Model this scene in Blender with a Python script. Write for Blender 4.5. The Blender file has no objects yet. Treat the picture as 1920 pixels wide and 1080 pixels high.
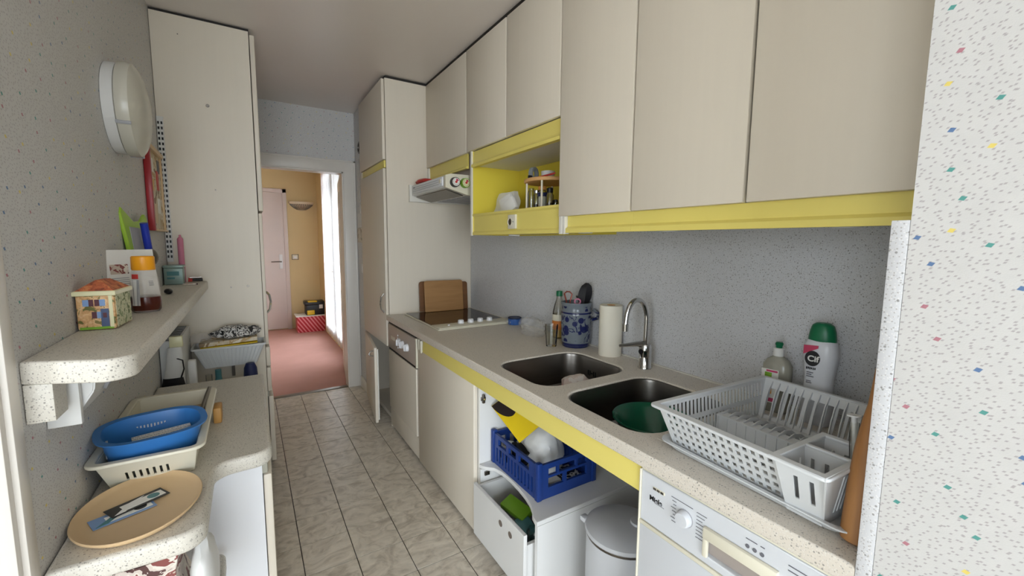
import bpy, bmesh, math, random
from mathutils import Vector, Matrix, noise
random.seed(7)
V = Vector
scene = bpy.context.scene
col = scene.collection

# ------------------------------------------------------------------ camera
FPX, YAW, PITCH, ROLL, EYE = 789.75, .559, -.1074, .009, 1.3816
cd = bpy.data.cameras.new('camera')
cam = bpy.data.objects.new('camera', cd)
col.objects.link(cam)
cd.sensor_width = 36
cd.lens = FPX / 1920 * 36
cd.clip_start = .02
_F = V((math.sin(YAW) * math.cos(PITCH), math.cos(YAW) * math.cos(PITCH), math.sin(PITCH)))
_R = V((math.cos(YAW), -math.sin(YAW), 0))
_U = _R.cross(_F)
_R2 = _R * math.cos(ROLL) + _U * math.sin(ROLL)
_U2 = _U * math.cos(ROLL) - _R * math.sin(ROLL)
_m = Matrix((_R2, _U2, -_F)).transposed().to_4x4()
_m.translation = (0, 0, EYE)
cam.matrix_world = _m
scene.camera = cam

# ------------------------------------------------------------------ light and exposure
w = bpy.data.worlds.new('overcast_sky')
scene.world = w
w.use_nodes = True
bg = w.node_tree.nodes['Background']
bg.inputs[0].default_value = (.89, .95, 1, 1)
bg.inputs[1].default_value = 11.6


def portal(name, loc, rot, sx, sy):
    l = bpy.data.lights.new(name, 'AREA')
    l.shape = 'RECTANGLE'
    l.size, l.size_y = sx, sy
    l.cycles.is_portal = True
    o = bpy.data.objects.new(name, l)
    col.objects.link(o)
    o.location = loc
    o.rotation_euler = rot


portal('near_window_portal', (-.95, -3.28, 1.3), (math.radians(90), 0, 0), 3.3, 2.4)
portal('side_window_portal', (-2.78, -1.12, 1.3), (math.radians(90), 0, math.radians(-90)), 1.25, 2.4)
portal('hall_window_portal', (1.14, 5.85, 1.2), (math.radians(90), 0, math.radians(90)), 2.1, 2.4)
vs = scene.view_settings
vs.view_transform = 'Standard'
vs.look = 'None'
vs.exposure = 0.0
vs.gamma = 1
vs.use_curve_mapping = False


# ------------------------------------------------------------------ materials
def C(h):
    h = h.lstrip('#')
    r = []
    for i in (0, 2, 4):
        c = int(h[i:i + 2], 16) / 255
        r.append(c / 12.92 if c <= .04045 else ((c + .055) / 1.055) ** 2.4)
    return (*r, 1)


class Nd:
    def __init__(s, name):
        s.m = bpy.data.materials.new(name)
        s.m.use_nodes = True
        s.t = s.m.node_tree
        s.p = s.t.nodes['Principled BSDF']

    def n(s, typ, **k):
        x = s.t.nodes.new(typ)
        for a, b in k.items():
            setattr(x, a, b)
        return x

    def l(s, a, b):
        s.t.links.new(a, b)

    def math(s, op, a, b=None, clamp=False):
        x = s.n('ShaderNodeMath', operation=op, use_clamp=clamp)
        for i, v in enumerate((a, b)):
            if v is None: continue
            if isinstance(v, (int, float)): x.inputs[i].default_value = v
            else: s.l(v, x.inputs[i])
        return x.outputs[0]

    def mix(s, f, a, b):
        x = s.n('ShaderNodeMix', data_type='RGBA')
        for i, v in ((0, f), (6, a), (7, b)):
            if isinstance(v, (int, float)): x.inputs[i].default_value = v
            elif isinstance(v, tuple): x.inputs[i].default_value = v
            else: s.l(v, x.inputs[i])
        return x.outputs[2]

    def pos(s, scale=(1, 1, 1), obj=False):
        if obj:
            o = s.n('ShaderNodeTexCoord').outputs['Object']
        else:
            o = s.n('ShaderNodeNewGeometry').outputs['Position']
        mp = s.n('ShaderNodeMapping')
        mp.inputs['Scale'].default_value = scale
        s.l(o, mp.inputs['Vector'])
        return mp.outputs[0]

    def noise(s, vec, scale, detail=3, rough=.5, dist=0):
        x = s.n('ShaderNodeTexNoise')
        x.inputs['Scale'].default_value = scale
        x.inputs['Detail'].default_value = detail
        x.inputs['Roughness'].default_value = rough
        x.inputs['Distortion'].default_value = dist
        s.l(vec, x.inputs['Vector'])
        return x.outputs['Fac']

    def vor(s, vec, scale, dim='3D', metric='EUCLIDEAN', rnd=1):
        x = s.n('ShaderNodeTexVoronoi', voronoi_dimensions=dim, distance=metric)
        x.inputs['Scale'].default_value = scale
        x.inputs['Randomness'].default_value = rnd
        s.l(vec, x.inputs['Vector'])
        return x.outputs['Distance'], x.outputs['Color']

    def step(s, v, lo, hi):  # 1 below lo, 0 above hi
        x = s.n('ShaderNodeMapRange')
        x.inputs['From Min'].default_value = lo
        x.inputs['From Max'].default_value = hi
        x.inputs['To Min'].default_value = 1
        x.inputs['To Max'].default_value = 0
        s.l(v, x.inputs['Value'])
        return x.outputs[0]

    def bump(s, h, strength, dist=.001):
        b = s.n('ShaderNodeBump')
        b.inputs['Strength'].default_value = strength
        b.inputs['Distance'].default_value = dist
        s.l(h, b.inputs['Height'])
        s.l(b.outputs[0], s.p.inputs['Normal'])


def mat(name, hx, rough=.5, metal=0, var=.06, vscale=6, stretch=(1, 1, 1), bump=0, bscale=200, trans=0, ior=1.45,
        alpha=1, coat=0, spec=None, sub=0):
    d = Nd(name)
    c = C(hx)
    f = d.noise(d.pos(stretch), vscale, 4)
    dark = tuple(x * (1 - var) for x in c[:3]) + (1,)
    lite = tuple(min(1, x * (1 + var)) for x in c[:3]) + (1,)
    d.l(d.mix(f, dark, lite), d.p.inputs['Base Color'])
    d.p.inputs['Roughness'].default_value = rough
    d.p.inputs['Metallic'].default_value = metal
    d.p.inputs['Transmission Weight'].default_value = trans
    d.p.inputs['IOR'].default_value = ior
    d.p.inputs['Alpha'].default_value = alpha
    d.p.inputs['Coat Weight'].default_value = coat
    if spec is not None: d.p.inputs['Specular IOR Level'].default_value = spec
    if bump: d.bump(d.noise(d.pos(stretch), bscale, 2), bump)
    return d.m


def wallpaper():
    d = Nd('speckled_wallpaper')
    g = d.n('ShaderNodeNewGeometry').outputs['Position']
    sp = d.n('ShaderNodeSeparateXYZ')
    d.l(g, sp.inputs[0])
    u = d.math('ADD', sp.outputs[0], sp.outputs[1])
    cb = d.n('ShaderNodeCombineXYZ')
    d.l(u, cb.inputs[0]); d.l(sp.outputs[2], cb.inputs[1])
    uv = cb.outputs[0]
    def tilted(ang, sx, sy):
        a = d.n('ShaderNodeMapping'); a.inputs['Rotation'].default_value = (0, 0, ang)
        b = d.n('ShaderNodeMapping'); b.inputs['Scale'].default_value = (sx, sy, 1)
        d.l(uv, a.inputs['Vector']); d.l(a.outputs[0], b.inputs['Vector'])
        return b.outputs[0]
    v1, v2 = tilted(.5, .8, 1.55), tilted(.4, .85, 1.2)
    base = d.mix(d.noise(uv, 30, 3), C('#c8c6c3'), C('#d2d0cd'))
    d1, c1 = d.vor(v1, 112, '2D', 'MANHATTAN', 1)
    dash = d.step(d1, .17, .27)
    c = d.mix(d.math('MULTIPLY', dash, .55), base, C('#8d8086'))
    d2, c2 = d.vor(v2, 17.5, '2D', 'MANHATTAN', .8)
    dia = d.step(d2, .066, .084)
    sc = d.n('ShaderNodeSeparateColor'); d.l(c2, sc.inputs[0])
    rp = d.n('ShaderNodeValToRGB'); rp.color_ramp.interpolation = 'CONSTANT'
    e = rp.color_ramp.elements
    e[0].position = 0; e[0].color = C('#3f6a9c')
    e[1].position = .3; e[1].color = C('#2f8f86')
    for ps, h in ((.52, '#b06a78'), (.76, '#e3cd5a')):
        k = e.new(ps); k.color = C(h)
    d.l(sc.outputs[0], rp.inputs[0])
    c = d.mix(d.math('MULTIPLY', dia, .9), c, rp.outputs[0])
    d.l(c, d.p.inputs['Base Color'])
    d.p.inputs['Roughness'].default_value = .55
    d.bump(d.noise(uv, 500, 2), .25)
    return d.m


def speckle(name, base, dark, lite, rough=.42, amt=.7):
    d = Nd(name)
    v = d.pos()
    b = d.mix(d.noise(v, 9, 4), tuple(x * .95 for x in C(base)[:3]) + (1,), C(base))
    a1, _ = d.vor(v, 210)
    a2, cc = d.vor(v, 120)
    a3, _ = d.vor(v, 260)
    c = d.mix(d.math('MULTIPLY', d.step(a3, .2, .34), amt), b, C(lite))
    c = d.mix(d.math('MULTIPLY', d.step(a1, .2, .3), amt), c, C(dark))
    sc = d.n('ShaderNodeSeparateColor'); d.l(cc, sc.inputs[0])
    big = d.math('MULTIPLY', d.step(a2, .18, .24), d.math('GREATER_THAN', sc.outputs[0], .6))
    c = d.mix(d.math('MULTIPLY', big, amt), c, tuple(x * .45 for x in C(dark)[:3]) + (1,))
    d.l(c, d.p.inputs['Base Color'])
    d.p.inputs['Roughness'].default_value = rough
    return d.m


def marble():
    d = Nd('grey_marbled_vinyl')
    oi = d.n('ShaderNodeObjectInfo')
    g = d.n('ShaderNodeNewGeometry').outputs['Position']
    ad = d.n('ShaderNodeVectorMath', operation='ADD')
    cb = d.n('ShaderNodeCombineXYZ')
    r = d.math('MULTIPLY', oi.outputs['Random'], 40)
    for i in range(3): d.l(r, cb.inputs[i])
    d.l(g, ad.inputs[0]); d.l(cb.outputs[0], ad.inputs[1])
    mp = d.n('ShaderNodeMapping'); mp.inputs['Rotation'].default_value = (0, 0, .6); mp.inputs['Scale'].default_value = (1, 1.35, 1)
    d.l(ad.outputs[0], mp.inputs['Vector'])
    n1 = d.noise(mp.outputs[0], 8, 5, .6, 2.2)
    n2 = d.noise(mp.outputs[0], 10, 5, .6, 1.5)
    rp = d.n('ShaderNodeValToRGB')
    e = rp.color_ramp.elements
    e[0].position = .33; e[0].color = C('#b5aa9a')
    e[1].position = .68; e[1].color = C('#e6ddce')
    k = e.new(.5); k.color = C('#d6ccbc')
    d.l(n1, rp.inputs[0])
    vein = d.step(d.math('ABSOLUTE', d.math('SUBTRACT', n2, .5)), .0, .035)
    c = d.mix(d.math('MULTIPLY', vein, .4), rp.outputs[0], C('#cfc9bd'))
    d.l(c, d.p.inputs['Base Color'])
    d.p.inputs['Roughness'].default_value = .33
    d.bump(d.noise(mp.outputs[0], 60, 3), .12)
    return d.m


def crock_mat():
    d = Nd('grey_blue_stoneware')
    o = d.n('ShaderNodeTexCoord').outputs['Object']
    sp = d.n('ShaderNodeSeparateXYZ'); d.l(o, sp.inputs[0])
    z = sp.outputs[2]
    base = d.mix(d.noise(o, 30, 3), C('#646b72'), C('#7d858c'))
    n = d.noise(o, 17, 2, .5, 1.2)
    a, _ = d.vor(o, 24)
    fl = d.math('MAXIMUM', d.step(d.math('ABSOLUTE', d.math('SUBTRACT', n, .56)), .02, .05), d.step(a, .33, .4))
    inb = d.math('MULTIPLY', d.math('GREATER_THAN', z, .03), d.math('LESS_THAN', z, .165))
    m = d.math('MULTIPLY', fl, inb)
    for zz, hw in ((.016, .006), (.178, .003), (.004, .004)):
        m = d.math('MAXIMUM', m, d.step(d.math('ABSOLUTE', d.math('SUBTRACT', z, zz)), hw, hw + .002))
    top = d.math('MULTIPLY', d.step(a, .3, .36), d.math('MULTIPLY', d.math('GREATER_THAN', z, .188), d.math('LESS_THAN', z, .212)))
    m = d.math('MAXIMUM', m, top)
    d.l(d.mix(m, base, C('#1c2250')), d.p.inputs['Base Color'])
    d.p.inputs['Roughness'].default_value = .18
    return d.m


def wood(name, a, b, scale=14, axis=0, rough=.5):
    d = Nd(name)
    s = [8, 8, 8]; s[axis] = .8
    v = d.pos(tuple(s), True)
    n = d.noise(v, scale * .35, 6, .6, .7)
    d.l(d.mix(n, C(a), C(b)), d.p.inputs['Base Color'])
    d.p.inputs['Roughness'].default_value = rough
    d.bump(n, .1)
    return d.m


def glassy(name, hx, t=.9, rough=.05, ior=1.22):
    """thin clear sheet: mostly transparent with a glossy surface"""
    d = Nd(name)
    tr = d.n('ShaderNodeBsdfTransparent'); tr.inputs[0].default_value = C(hx)
    gl = d.n('ShaderNodeBsdfGlossy'); gl.inputs['Roughness'].default_value = rough
    gl.inputs[0].default_value = (1, 1, 1, 1)
    lw = d.n('ShaderNodeFresnel'); lw.inputs[0].default_value = ior
    n = d.noise(d.pos(), 30, 2)
    f = d.math('ADD', lw.outputs[0], d.math('MULTIPLY', n, (1 - t)), True)
    mx = d.n('ShaderNodeMixShader')
    d.l(f, mx.inputs[0]); d.l(tr.outputs[0], mx.inputs[1]); d.l(gl.outputs[0], mx.inputs[2])
    d.l(mx.outputs[0], d.t.nodes['Material Output'].inputs[0])
    return d.m


def film(name, hx, t=.5):
    """milky plastic film"""
    d = Nd(name)
    tr = d.n('ShaderNodeBsdfTransparent')
    d.p.inputs['Base Color'].default_value = C(hx)
    d.p.inputs['Roughness'].default_value = .25
    n = d.noise(d.pos(), 25, 3)
    f = d.math('ADD', d.math('MULTIPLY', n, .5), t - .25, True)
    mx = d.n('ShaderNodeMixShader')
    d.l(f, mx.inputs[0]); d.l(tr.outputs[0], mx.inputs[1]); d.l(d.p.outputs[0], mx.inputs[2])
    d.l(mx.outputs[0], d.t.nodes['Material Output'].inputs[0])
    return d.m


def stripes(name, a, b, scale, rot, duty=.5):
    d = Nd(name)
    v = d.pos(obj=True)
    mp = d.n('ShaderNodeMapping'); mp.inputs['Rotation'].default_value = rot
    d.l(v, mp.inputs['Vector'])
    x = d.n('ShaderNodeTexWave'); x.inputs['Scale'].default_value = scale; x.inputs['Distortion'].default_value = .3
    d.l(mp.outputs[0], x.inputs['Vector'])
    d.l(d.mix(d.step(x.outputs['Fac'], duty - .08, duty + .08), C(a), C(b)), d.p.inputs['Base Color'])
    d.p.inputs['Roughness'].default_value = .6
    return d.m


def blotch(name, cols, scale, obj=True, rough=.6):
    d = Nd(name)
    v = d.pos(obj=obj)
    n = d.noise(v, scale, 4, .6, .6)
    rp = d.n('ShaderNodeValToRGB'); rp.color_ramp.interpolation = 'CONSTANT'
    e = rp.color_ramp.elements
    k = len(cols)
    e[0].position = 0; e[0].color = C(cols[0])
    e[1].position = .35 + .3 / k; e[1].color = C(cols[1])
    for i in range(2, k):
        q = e.new(.35 + .3 * i / k); q.color = C(cols[i])
    d.l(n, rp.inputs[0])
    d.l(rp.outputs[0], d.p.inputs['Base Color'])
    d.p.inputs['Roughness'].default_value = rough
    return d.m


def text_lines(name, paper, ink, scale=160):
    """paper with lines of fine print (object XY)"""
    d = Nd(name)
    o = d.pos(obj=True)
    sp = d.n('ShaderNodeSeparateXYZ'); d.l(o, sp.inputs[0])
    fr = d.math('FRACT', d.math('MULTIPLY', sp.outputs[1], scale))
    ln = d.math('LESS_THAN', fr, .4)
    n = d.noise(d.pos((scale * 2, scale, 1), True), 1.5, 2)
    m = d.math('MULTIPLY', ln, d.math('GREATER_THAN', n, .47))
    d.l(d.mix(d.math('MULTIPLY', m, .7), C(paper), C(ink)), d.p.inputs['Base Color'])
    d.p.inputs['Roughness'].default_value = .6
    return d.m


M_ = {}
M_['wallpaper'] = wallpaper()
M_['worktop'] = speckle('grey_speckled_laminate', '#dcd3c6', '#a8a298', '#e4e0d8', .38)
M_['splash'] = speckle('grey_speckled_backsplash', '#d1d1d3', '#a09b96', '#e4e2e0', .34)
M_['leftlam'] = speckle('light_speckled_laminate', '#d4cec2', '#948d84', '#e0dcd2', .45)
M_['marble'] = marble()
M_['crock'] = crock_mat()
M_['cab'] = mat('white_woodgrain_laminate', '#e3d9c8', .42, var=.025, vscale=3, stretch=(14, 14, .7), bump=.12, bscale=20)
M_['cabedge'] = mat('white_laminate_edge', '#e6e2d8', .4, var=.02)
M_['carcass'] = mat('white_carcass_board', '#e6e5e2', .5, var=.03)
M_['gap'] = mat('dark_gap_shade', '#2b2723', .7)  # near-black colour stands in for the shade inside open gaps
M_['yellow'] = mat('yellow_painted_profile', '#ecdb78', .38, var=.03, vscale=4)
M_['yellowin'] = mat('yellow_lacquered_board', '#e6d24c', .45, var=.03, vscale=4)
M_['ceiling'] = mat('white_satin_ceiling', '#ece4de', .35, var=.02, vscale=2, bump=.05, bscale=8)
M_['trim'] = mat('white_gloss_trim', '#dcd6cd', .35, var=.04)
M_['paintwhite'] = mat('white_window_paint', '#dcdad3', .3, var=.02)
M_['floorbase'] = mat('dark_joint_floor', '#4c463f', .8)
M_['carpet'] = mat('dusty_pink_carpet', '#bd8e84', .95, var=.1, vscale=5, bump=.6, bscale=600)
M_['hallwall'] = mat('warm_yellow_wall_paint', '#dcc596', .7, var=.05, vscale=3)
M_['halldoor'] = mat('pale_mauve_door_paint', '#d9cbc6', .4, var=.03)
M_['steel'] = mat('brushed_steel', '#8f8a84', .3, 1, var=.1, vscale=12, stretch=(1, 1, 9), bump=.06)
M_['chrome'] = mat('polished_chrome', '#c9c9c9', .08, 1, var=.02)
M_['hinge'] = mat('nickel_hinge', '#77716a', .35, 1)
M_['black'] = mat('black_plastic', '#17161a', .4)
M_['glassblack'] = mat('black_ceramic_glass', '#1a1111', .08, spec=.6)
M_['white'] = mat('white_plastic', '#dfdedb', .35, var=.02)
M_['bright'] = mat('white_enamel', '#e8e8ea', .28, var=.015)
M_['enamel'] = mat('cool_white_enamel', '#d3d5d9', .3, var=.015)
M_['cream'] = mat('cream_plastic', '#e0dac6', .4, var=.03)
M_['apanel'] = mat('beige_control_panel', '#b5a79b', .35, var=.03)
M_['rack'] = mat('pale_grey_plastic', '#d3d5d6', .38, var=.02)
M_['green'] = mat('dark_green_plastic', '#0f5a41', .25, var=.04)
M_['capgreen'] = mat('green_bottle_cap', '#126b45', .35)
M_['blue'] = mat('navy_crate_plastic', '#1b3a80', .4, var=.06)
M_['bluebasket'] = mat('sky_blue_plastic', '#3776b8', .35, var=.05)
M_['beige'] = mat('beige_melamine', '#d8b98f', .4, var=.04)
M_['red'] = mat('red_plastic', '#c23a34', .45)
M_['redframe'] = mat('dark_red_lacquer', '#a3282e', .35)
M_['orange'] = mat('orange_cap_plastic', '#efa01a', .35)
M_['syrup'] = mat('brown_syrup', '#4d1c10', .2, var=.1)
M_['clear'] = glassy('clear_glass', '#f3f4f2', .93)
M_['pane'] = glassy('window_pane', '#fbfdff', .97)
M_['clearplastic'] = glassy('clear_plastic_bottle', '#f2f2ee', .9, .15)
M_['milky'] = film('milky_plastic', '#e2dbd4', .22)
M_['film'] = film('thin_plastic_film', '#d9d6d2', .22)
M_['bagwhite'] = mat('white_plastic_bag', '#dcdbd8', .35, var=.06, vscale=14, bump=.4, bscale=40)
M_['paper'] = mat('white_paper', '#e9e7e1', .7)
M_['print'] = text_lines('printed_paper', '#e4e2dc', '#6a6a70')
M_['grey'] = mat('grey_print', '#6a6a70', .6)
M_['lightgrey'] = mat('light_grey_print', '#a9a9ad', .6)
M_['towel'] = mat('white_paper_towel', '#efe9d8', .85, var=.02, bump=.4, bscale=160)
M_['wood_a'] = wood('light_brown_board_wood', '#8d6236', '#b98c57', 14, 0)
M_['wood_b'] = wood('dark_brown_board_wood', '#5e3c22', '#86592f', 14, 0)
M_['wood_pin'] = wood('turned_beech_wood', '#8a5a30', '#b5824d', 12, 2)
M_['wood_pale'] = wood('pale_birch_wood', '#c98f52', '#e0b47c', 10, 0)
M_['cork'] = mat('cork_lid', '#c98a45', .8, var=.15, vscale=120)
M_['lime'] = mat('lime_green_plastic', '#a3c93c', .4)
M_['deepblue'] = mat('royal_blue_plastic', '#2438a8', .35)
M_['darkblue'] = mat('navy_cap', '#1b2450', .5)
M_['pink'] = mat('pink_wax', '#c97a92', .5)
M_['teal'] = mat('grey_teal_tin', '#8fa6a0', .35, .2, var=.1, vscale=40)
M_['tealdark'] = mat('teal_print', '#4b7f84', .4)
M_['tinwall'] = blotch('printed_stone_wall', ['#6b6a35', '#c99a68', '#d8ab78', '#e2bd8e', '#8d7a45'], 45)
M_['tinroof'] = blotch('printed_roof_tiles', ['#8f4a35', '#b8603f', '#c97048', '#d68a58'], 60)
M_['tincream'] = mat('cream_tin_rim', '#e3deb4', .3)
M_['tingreen'] = blotch('printed_garden', ['#6f7a4a', '#c9cba8', '#d9d6b4', '#8a9a6a'], 50)
M_['shutter'] = mat('pale_blue_shutter_print', '#7f9cc6', .4)
M_['tinpane'] = mat('dark_pane_print', '#5a3038', .4)
M_['tindoor'] = mat('slate_blue_door_print', '#4c5a7c', .4)
M_['scarf'] = blotch('black_white_scarf', ['#262626', '#e0deda', '#4a4846', '#d9d7d3', '#2a2a2c'], 22, True, .8)
M_['cloth'] = blotch('white_pink_wrapper', ['#e2d8d2', '#d9c9c2', '#e8e2de'], 20)
M_['boxred'] = stripes('red_white_striped_card', '#e0848a', '#b8202e', 9, (0, .6, .6), .62)
M_['toolyel'] = mat('yellow_toolbox_plastic', '#e0b91f', .4)
M_['brown'] = blotch('brown_printed_bag', ['#5a3b38', '#d9cbbf', '#e6dccf', '#8a4b46', '#c9b8a8'], 14)
M_['lamp'] = mat('opal_glass_lamp', '#c4c0b2', .25, var=.02)
M_['plaster'] = mat('cream_plaster', '#dccdb4', .6)
M_['curtain'] = mat('pale_pink_curtain', '#e8cfc8', .8)
def voile_mat():
    d = Nd('white_net_voile')
    t = d.n('ShaderNodeBsdfTranslucent'); t.inputs[0].default_value = C('#f2f2f4')
    tr = d.n('ShaderNodeBsdfTransparent')
    d.p.inputs['Base Color'].default_value = C('#eeeeee')
    m1 = d.n('ShaderNodeMixShader'); m1.inputs[0].default_value = .6
    d.l(d.p.outputs[0], m1.inputs[1]); d.l(t.outputs[0], m1.inputs[2])
    m2 = d.n('ShaderNodeMixShader')
    d.l(d.math('MULTIPLY', d.noise(d.pos(), 300, 2), .9), m2.inputs[0])
    d.l(m1.outputs[0], m2.inputs[1]); d.l(tr.outputs[0], m2.inputs[2])
    d.l(m2.outputs[0], d.t.nodes['Material Output'].inputs[0])
    return d.m


M_['voile'] = voile_mat()
M_['lace'] = mat('white_shutter', '#e6e6e8', .5)
M_['roomfloor'] = mat('pale_beige_floor', '#d0c4b0', .4)
M_['ground'] = mat('balcony_concrete', '#a09a92', .8)
M_['bamboo'] = wood('bamboo_wood', '#b5813f', '#d3a35c', 10, 2)
M_['pic'] = blotch('faded_collage_print', ['#8a7458', '#d6cbb4', '#cfc0a4', '#b89a6a', '#e0d8c8'], 9)
M_['calendar'] = blotch('calendar_print', ['#9a8f7c', '#d8d0c0', '#c9bfae', '#b0a48f'], 12)
M_['salt'] = mat('white_salt', '#e6e2da', .8)
M_['yellowmat'] = mat('bright_yellow_plastic', '#e3c31a', .4)
M_['darkbrown'] = mat('very_dark_brown_felt', '#20120f', .8)
M_['mag'] = blotch('dark_magazine_print', ['#15151a', '#26262c', '#e0ddd6', '#15151a'], 12)
M_['rim'] = mat('blue_can_label', '#3a63a8', .35)
M_['can'] = mat('dark_can_lid', '#2a3350', .35, .4)
M_['copper'] = mat('copper_red_wire', '#8a3f2f', .35, .3)
M_['juice'] = mat('orange_juice_label', '#d8813a', .5, var=.2, vscale=60)
M_['drink'] = mat('pale_yellow_drink', '#c9a75a', .2)
M_['lily'] = mat('lime_label_print', '#78a829', .4)
M_['magenta'] = mat('magenta_label_print', '#c2406a', .4)
M_['cifred'] = mat('crimson_label_print', '#c23a5c', .4)
M_['bottlewhite'] = mat('white_bottle_plastic', '#d5d6da', .3, var=.02)
M_['soap'] = mat('clear_grey_liquid_soap', '#b9b6a8', .15, trans=.35)
M_['tape'] = mat('grey_tape_roll', '#8a8f90', .4)
M_['pillar'] = mat('white_dowel', '#e8e0cc', .5)
M_['holegrey'] = mat('brown_grey_plug', '#75695f', .7)
M_['ipanel'] = mat('recess_grey_plastic', '#a59a92', .5)
M_['sage'] = mat('grey_grip_profile', '#a9a698', .4)


# ------------------------------------------------------------------ mesh helpers
class MB:
    def __init__(s):
        s.bm = bmesh.new()

    def _since(s, n):
        s.bm.verts.ensure_lookup_table()
        return s.bm.verts[n:]

    def box(s, x0, x1, y0, y1, z0, z1, b=0, seg=2):
        n = len(s.bm.verts)
        r = bmesh.ops.create_cube(s.bm, size=1)
        for v in r['verts']:
            v.co = V(((x0 + x1) / 2 + v.co.x * (x1 - x0), (y0 + y1) / 2 + v.co.y * (y1 - y0), (z0 + z1) / 2 + v.co.z * (z1 - z0)))
        if b:
            ed = list({e for v in r['verts'] for e in v.link_edges})
            bmesh.ops.bevel(s.bm, geom=ed, offset=b, segments=seg, affect='EDGES', profile=.5)
        return s

    def loft(s, loops, cap0=True, cap1=True, closed=True):
        bm = s.bm
        L = [[bm.verts.new(p) for p in lp] for lp in loops]
        k = len(L[0])
        for a, b in zip(L, L[1:]):
            for i in range(k if closed else k - 1):
                j = (i + 1) % k
                bm.faces.new((a[i], a[j], b[j], b[i]))
        if cap0: bm.faces.new(list(reversed(L[0])))
        if cap1: bm.faces.new(L[-1])
        return s

    def lathe(s, prof, c=(0, 0, 0), n=28, cap0=True, cap1=True, sx=1, sy=1):
        lp = []
        for r, z in prof:
            lp.append([V((c[0] + r * sx * math.cos(2 * math.pi * i / n), c[1] + r * sy * math.sin(2 * math.pi * i / n), c[2] + z)) for i in range(n)])
        return s.loft(lp, cap0, cap1)

    def cyl(s, p0, p1, r0, r1=None, n=20):
        p0, p1 = V(p0), V(p1)
        r1 = r0 if r1 is None else r1
        d = (p1 - p0).normalized()
        q = d.to_track_quat('Z', 'Y').to_matrix()
        a, b = q.col[0], q.col[1]
        lp = []
        for p, r in ((p0, r0), (p1, r1)):
            lp.append([p + a * r * math.cos(2 * math.pi * i / n) + b * r * math.sin(2 * math.pi * i / n) for i in range(n)])
        return s.loft(lp)

    def tube(s, pts, r, n=8, closed=False):
        pts = [V(p) for p in pts]
        rs = r if isinstance(r, (list, tuple)) else [r] * len(pts)
        k = len(pts)
        lp = []
        prev = None
        for i, p in enumerate(pts):
            t = (pts[min(i + 1, k - 1)] - pts[max(i - 1, 0)]).normalized()
            if prev is None:
                a = t.orthogonal().normalized()
            else:
                a = (prev - t * prev.dot(t)).normalized()
            prev = a
            b = t.cross(a)
            lp.append([p + (a * math.cos(2 * math.pi * j / n) + b * math.sin(2 * math.pi * j / n)) * rs[i] for j in range(n)])
        return s.loft(lp)

    def prism(s, poly, axis, lo, hi, b=0):
        """polygon in the two other axes (cyclic order), extruded along axis"""
        def mk(p, h):
            return V((h, p[0], p[1])) if axis == 'x' else V((p[0], h, p[1])) if axis == 'y' else V((p[0], p[1], h))
        n = len(s.bm.verts)
        s.loft([[mk(p, lo) for p in poly], [mk(p, hi) for p in poly]])
        if b:
            ed = list({e for v in s._since(n) for e in v.link_edges})
            bmesh.ops.bevel(s.bm, geom=ed, offset=b, segments=2, affect='EDGES')
        return s

    def plate(s, outlines, t, M=None, b=0):
        """filled 2D outlines (first is outer, rest holes), thickness t along +local z"""
        cu = bpy.data.curves.new('tmp', 'CURVE')
        cu.dimensions = '2D'
        cu.fill_mode = 'BOTH'
        cu.extrude = t / 2 - b
        if b:
            cu.bevel_depth = b
            cu.bevel_resolution = 2
            cu.offset = -b
        for o in outlines:
            sp = cu.splines.new('POLY')
            sp.points.add(len(o) - 1)
            for q, p in zip(sp.points, o): q.co = (p[0], p[1], 0, 1)
            sp.use_cyclic_u = True
        ob = bpy.data.objects.new('tmp', cu)
        me = bpy.data.meshes.new_from_object(ob)
        me.transform(Matrix.Translation((0, 0, t / 2)))
        if M is not None: me.transform(M)
        s.bm.from_mesh(me)
        bpy.data.objects.remove(ob); bpy.data.curves.remove(cu); bpy.data.meshes.remove(me)
        return s

    def panel(s, A, B, Cc, D, holes, t):
        """planar quad A-B (bottom) Cc-D (top) with rectangular holes (u0,v0,u1,v1) from A along AB and up"""
        A, B, Cc, D = map(V, (A, B, Cc, D))
        U = (B - A).normalized()
        W = (D - A)
        W = (W - U * W.dot(U)).normalized()
        N = U.cross(W)
        f = lambda p: ((p - A).dot(U), (p - A).dot(W))
        out = [[f(A), f(B), f(Cc), f(D)]] + [[(a, b), (c, b), (c, d), (a, d)] for a, b, c, d in holes]
        M = Matrix((U, W, N)).transposed().to_4x4()
        M.translation = A - N * t / 2
        return s.plate(out, t, M)

    def blob(s, c, r, seed=0, amp=.25, freq=8, sub=4, flat=None):
        n = len(s.bm.verts)
        bmesh.ops.create_icosphere(s.bm, subdivisions=sub, radius=1)
        for v in s._since(n):
            d = v.co.normalized()
            p = V((d.x * r[0], d.y * r[1], d.z * r[2]))
            q = p * freq + V((seed * 7.3, seed * 3.1, seed))
            k = 1 + amp * (noise.noise(q) + .6 * abs(noise.noise(q * 2.3)) + .35 * noise.noise(q * 5))
            p = p * k
            if flat is not None: p.z = max(p.z, flat)
            v.co = V(c) + p
        return s

    def xf(s, M):
        bmesh.ops.transform(s.bm, matrix=M, verts=s.bm.verts)
        return s


ORG = {}


def thing(name, label, cat, loc=(0, 0, 0), rot=(0, 0, 0), group=None):
    o = bpy.data.objects.new(name, None)
    o.empty_display_size = .05
    col.objects.link(o)
    o.location = loc
    o.rotation_euler = rot
    tag(o, label, cat, group)
    ORG[o.name] = V(loc)
    return o


def tag(o, label=None, cat=None, group=None, kind=None):
    if label: o['label'] = label
    if cat: o['category'] = cat
    if group: o['group'] = group
    if kind: o['kind'] = kind
    return o


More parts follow.
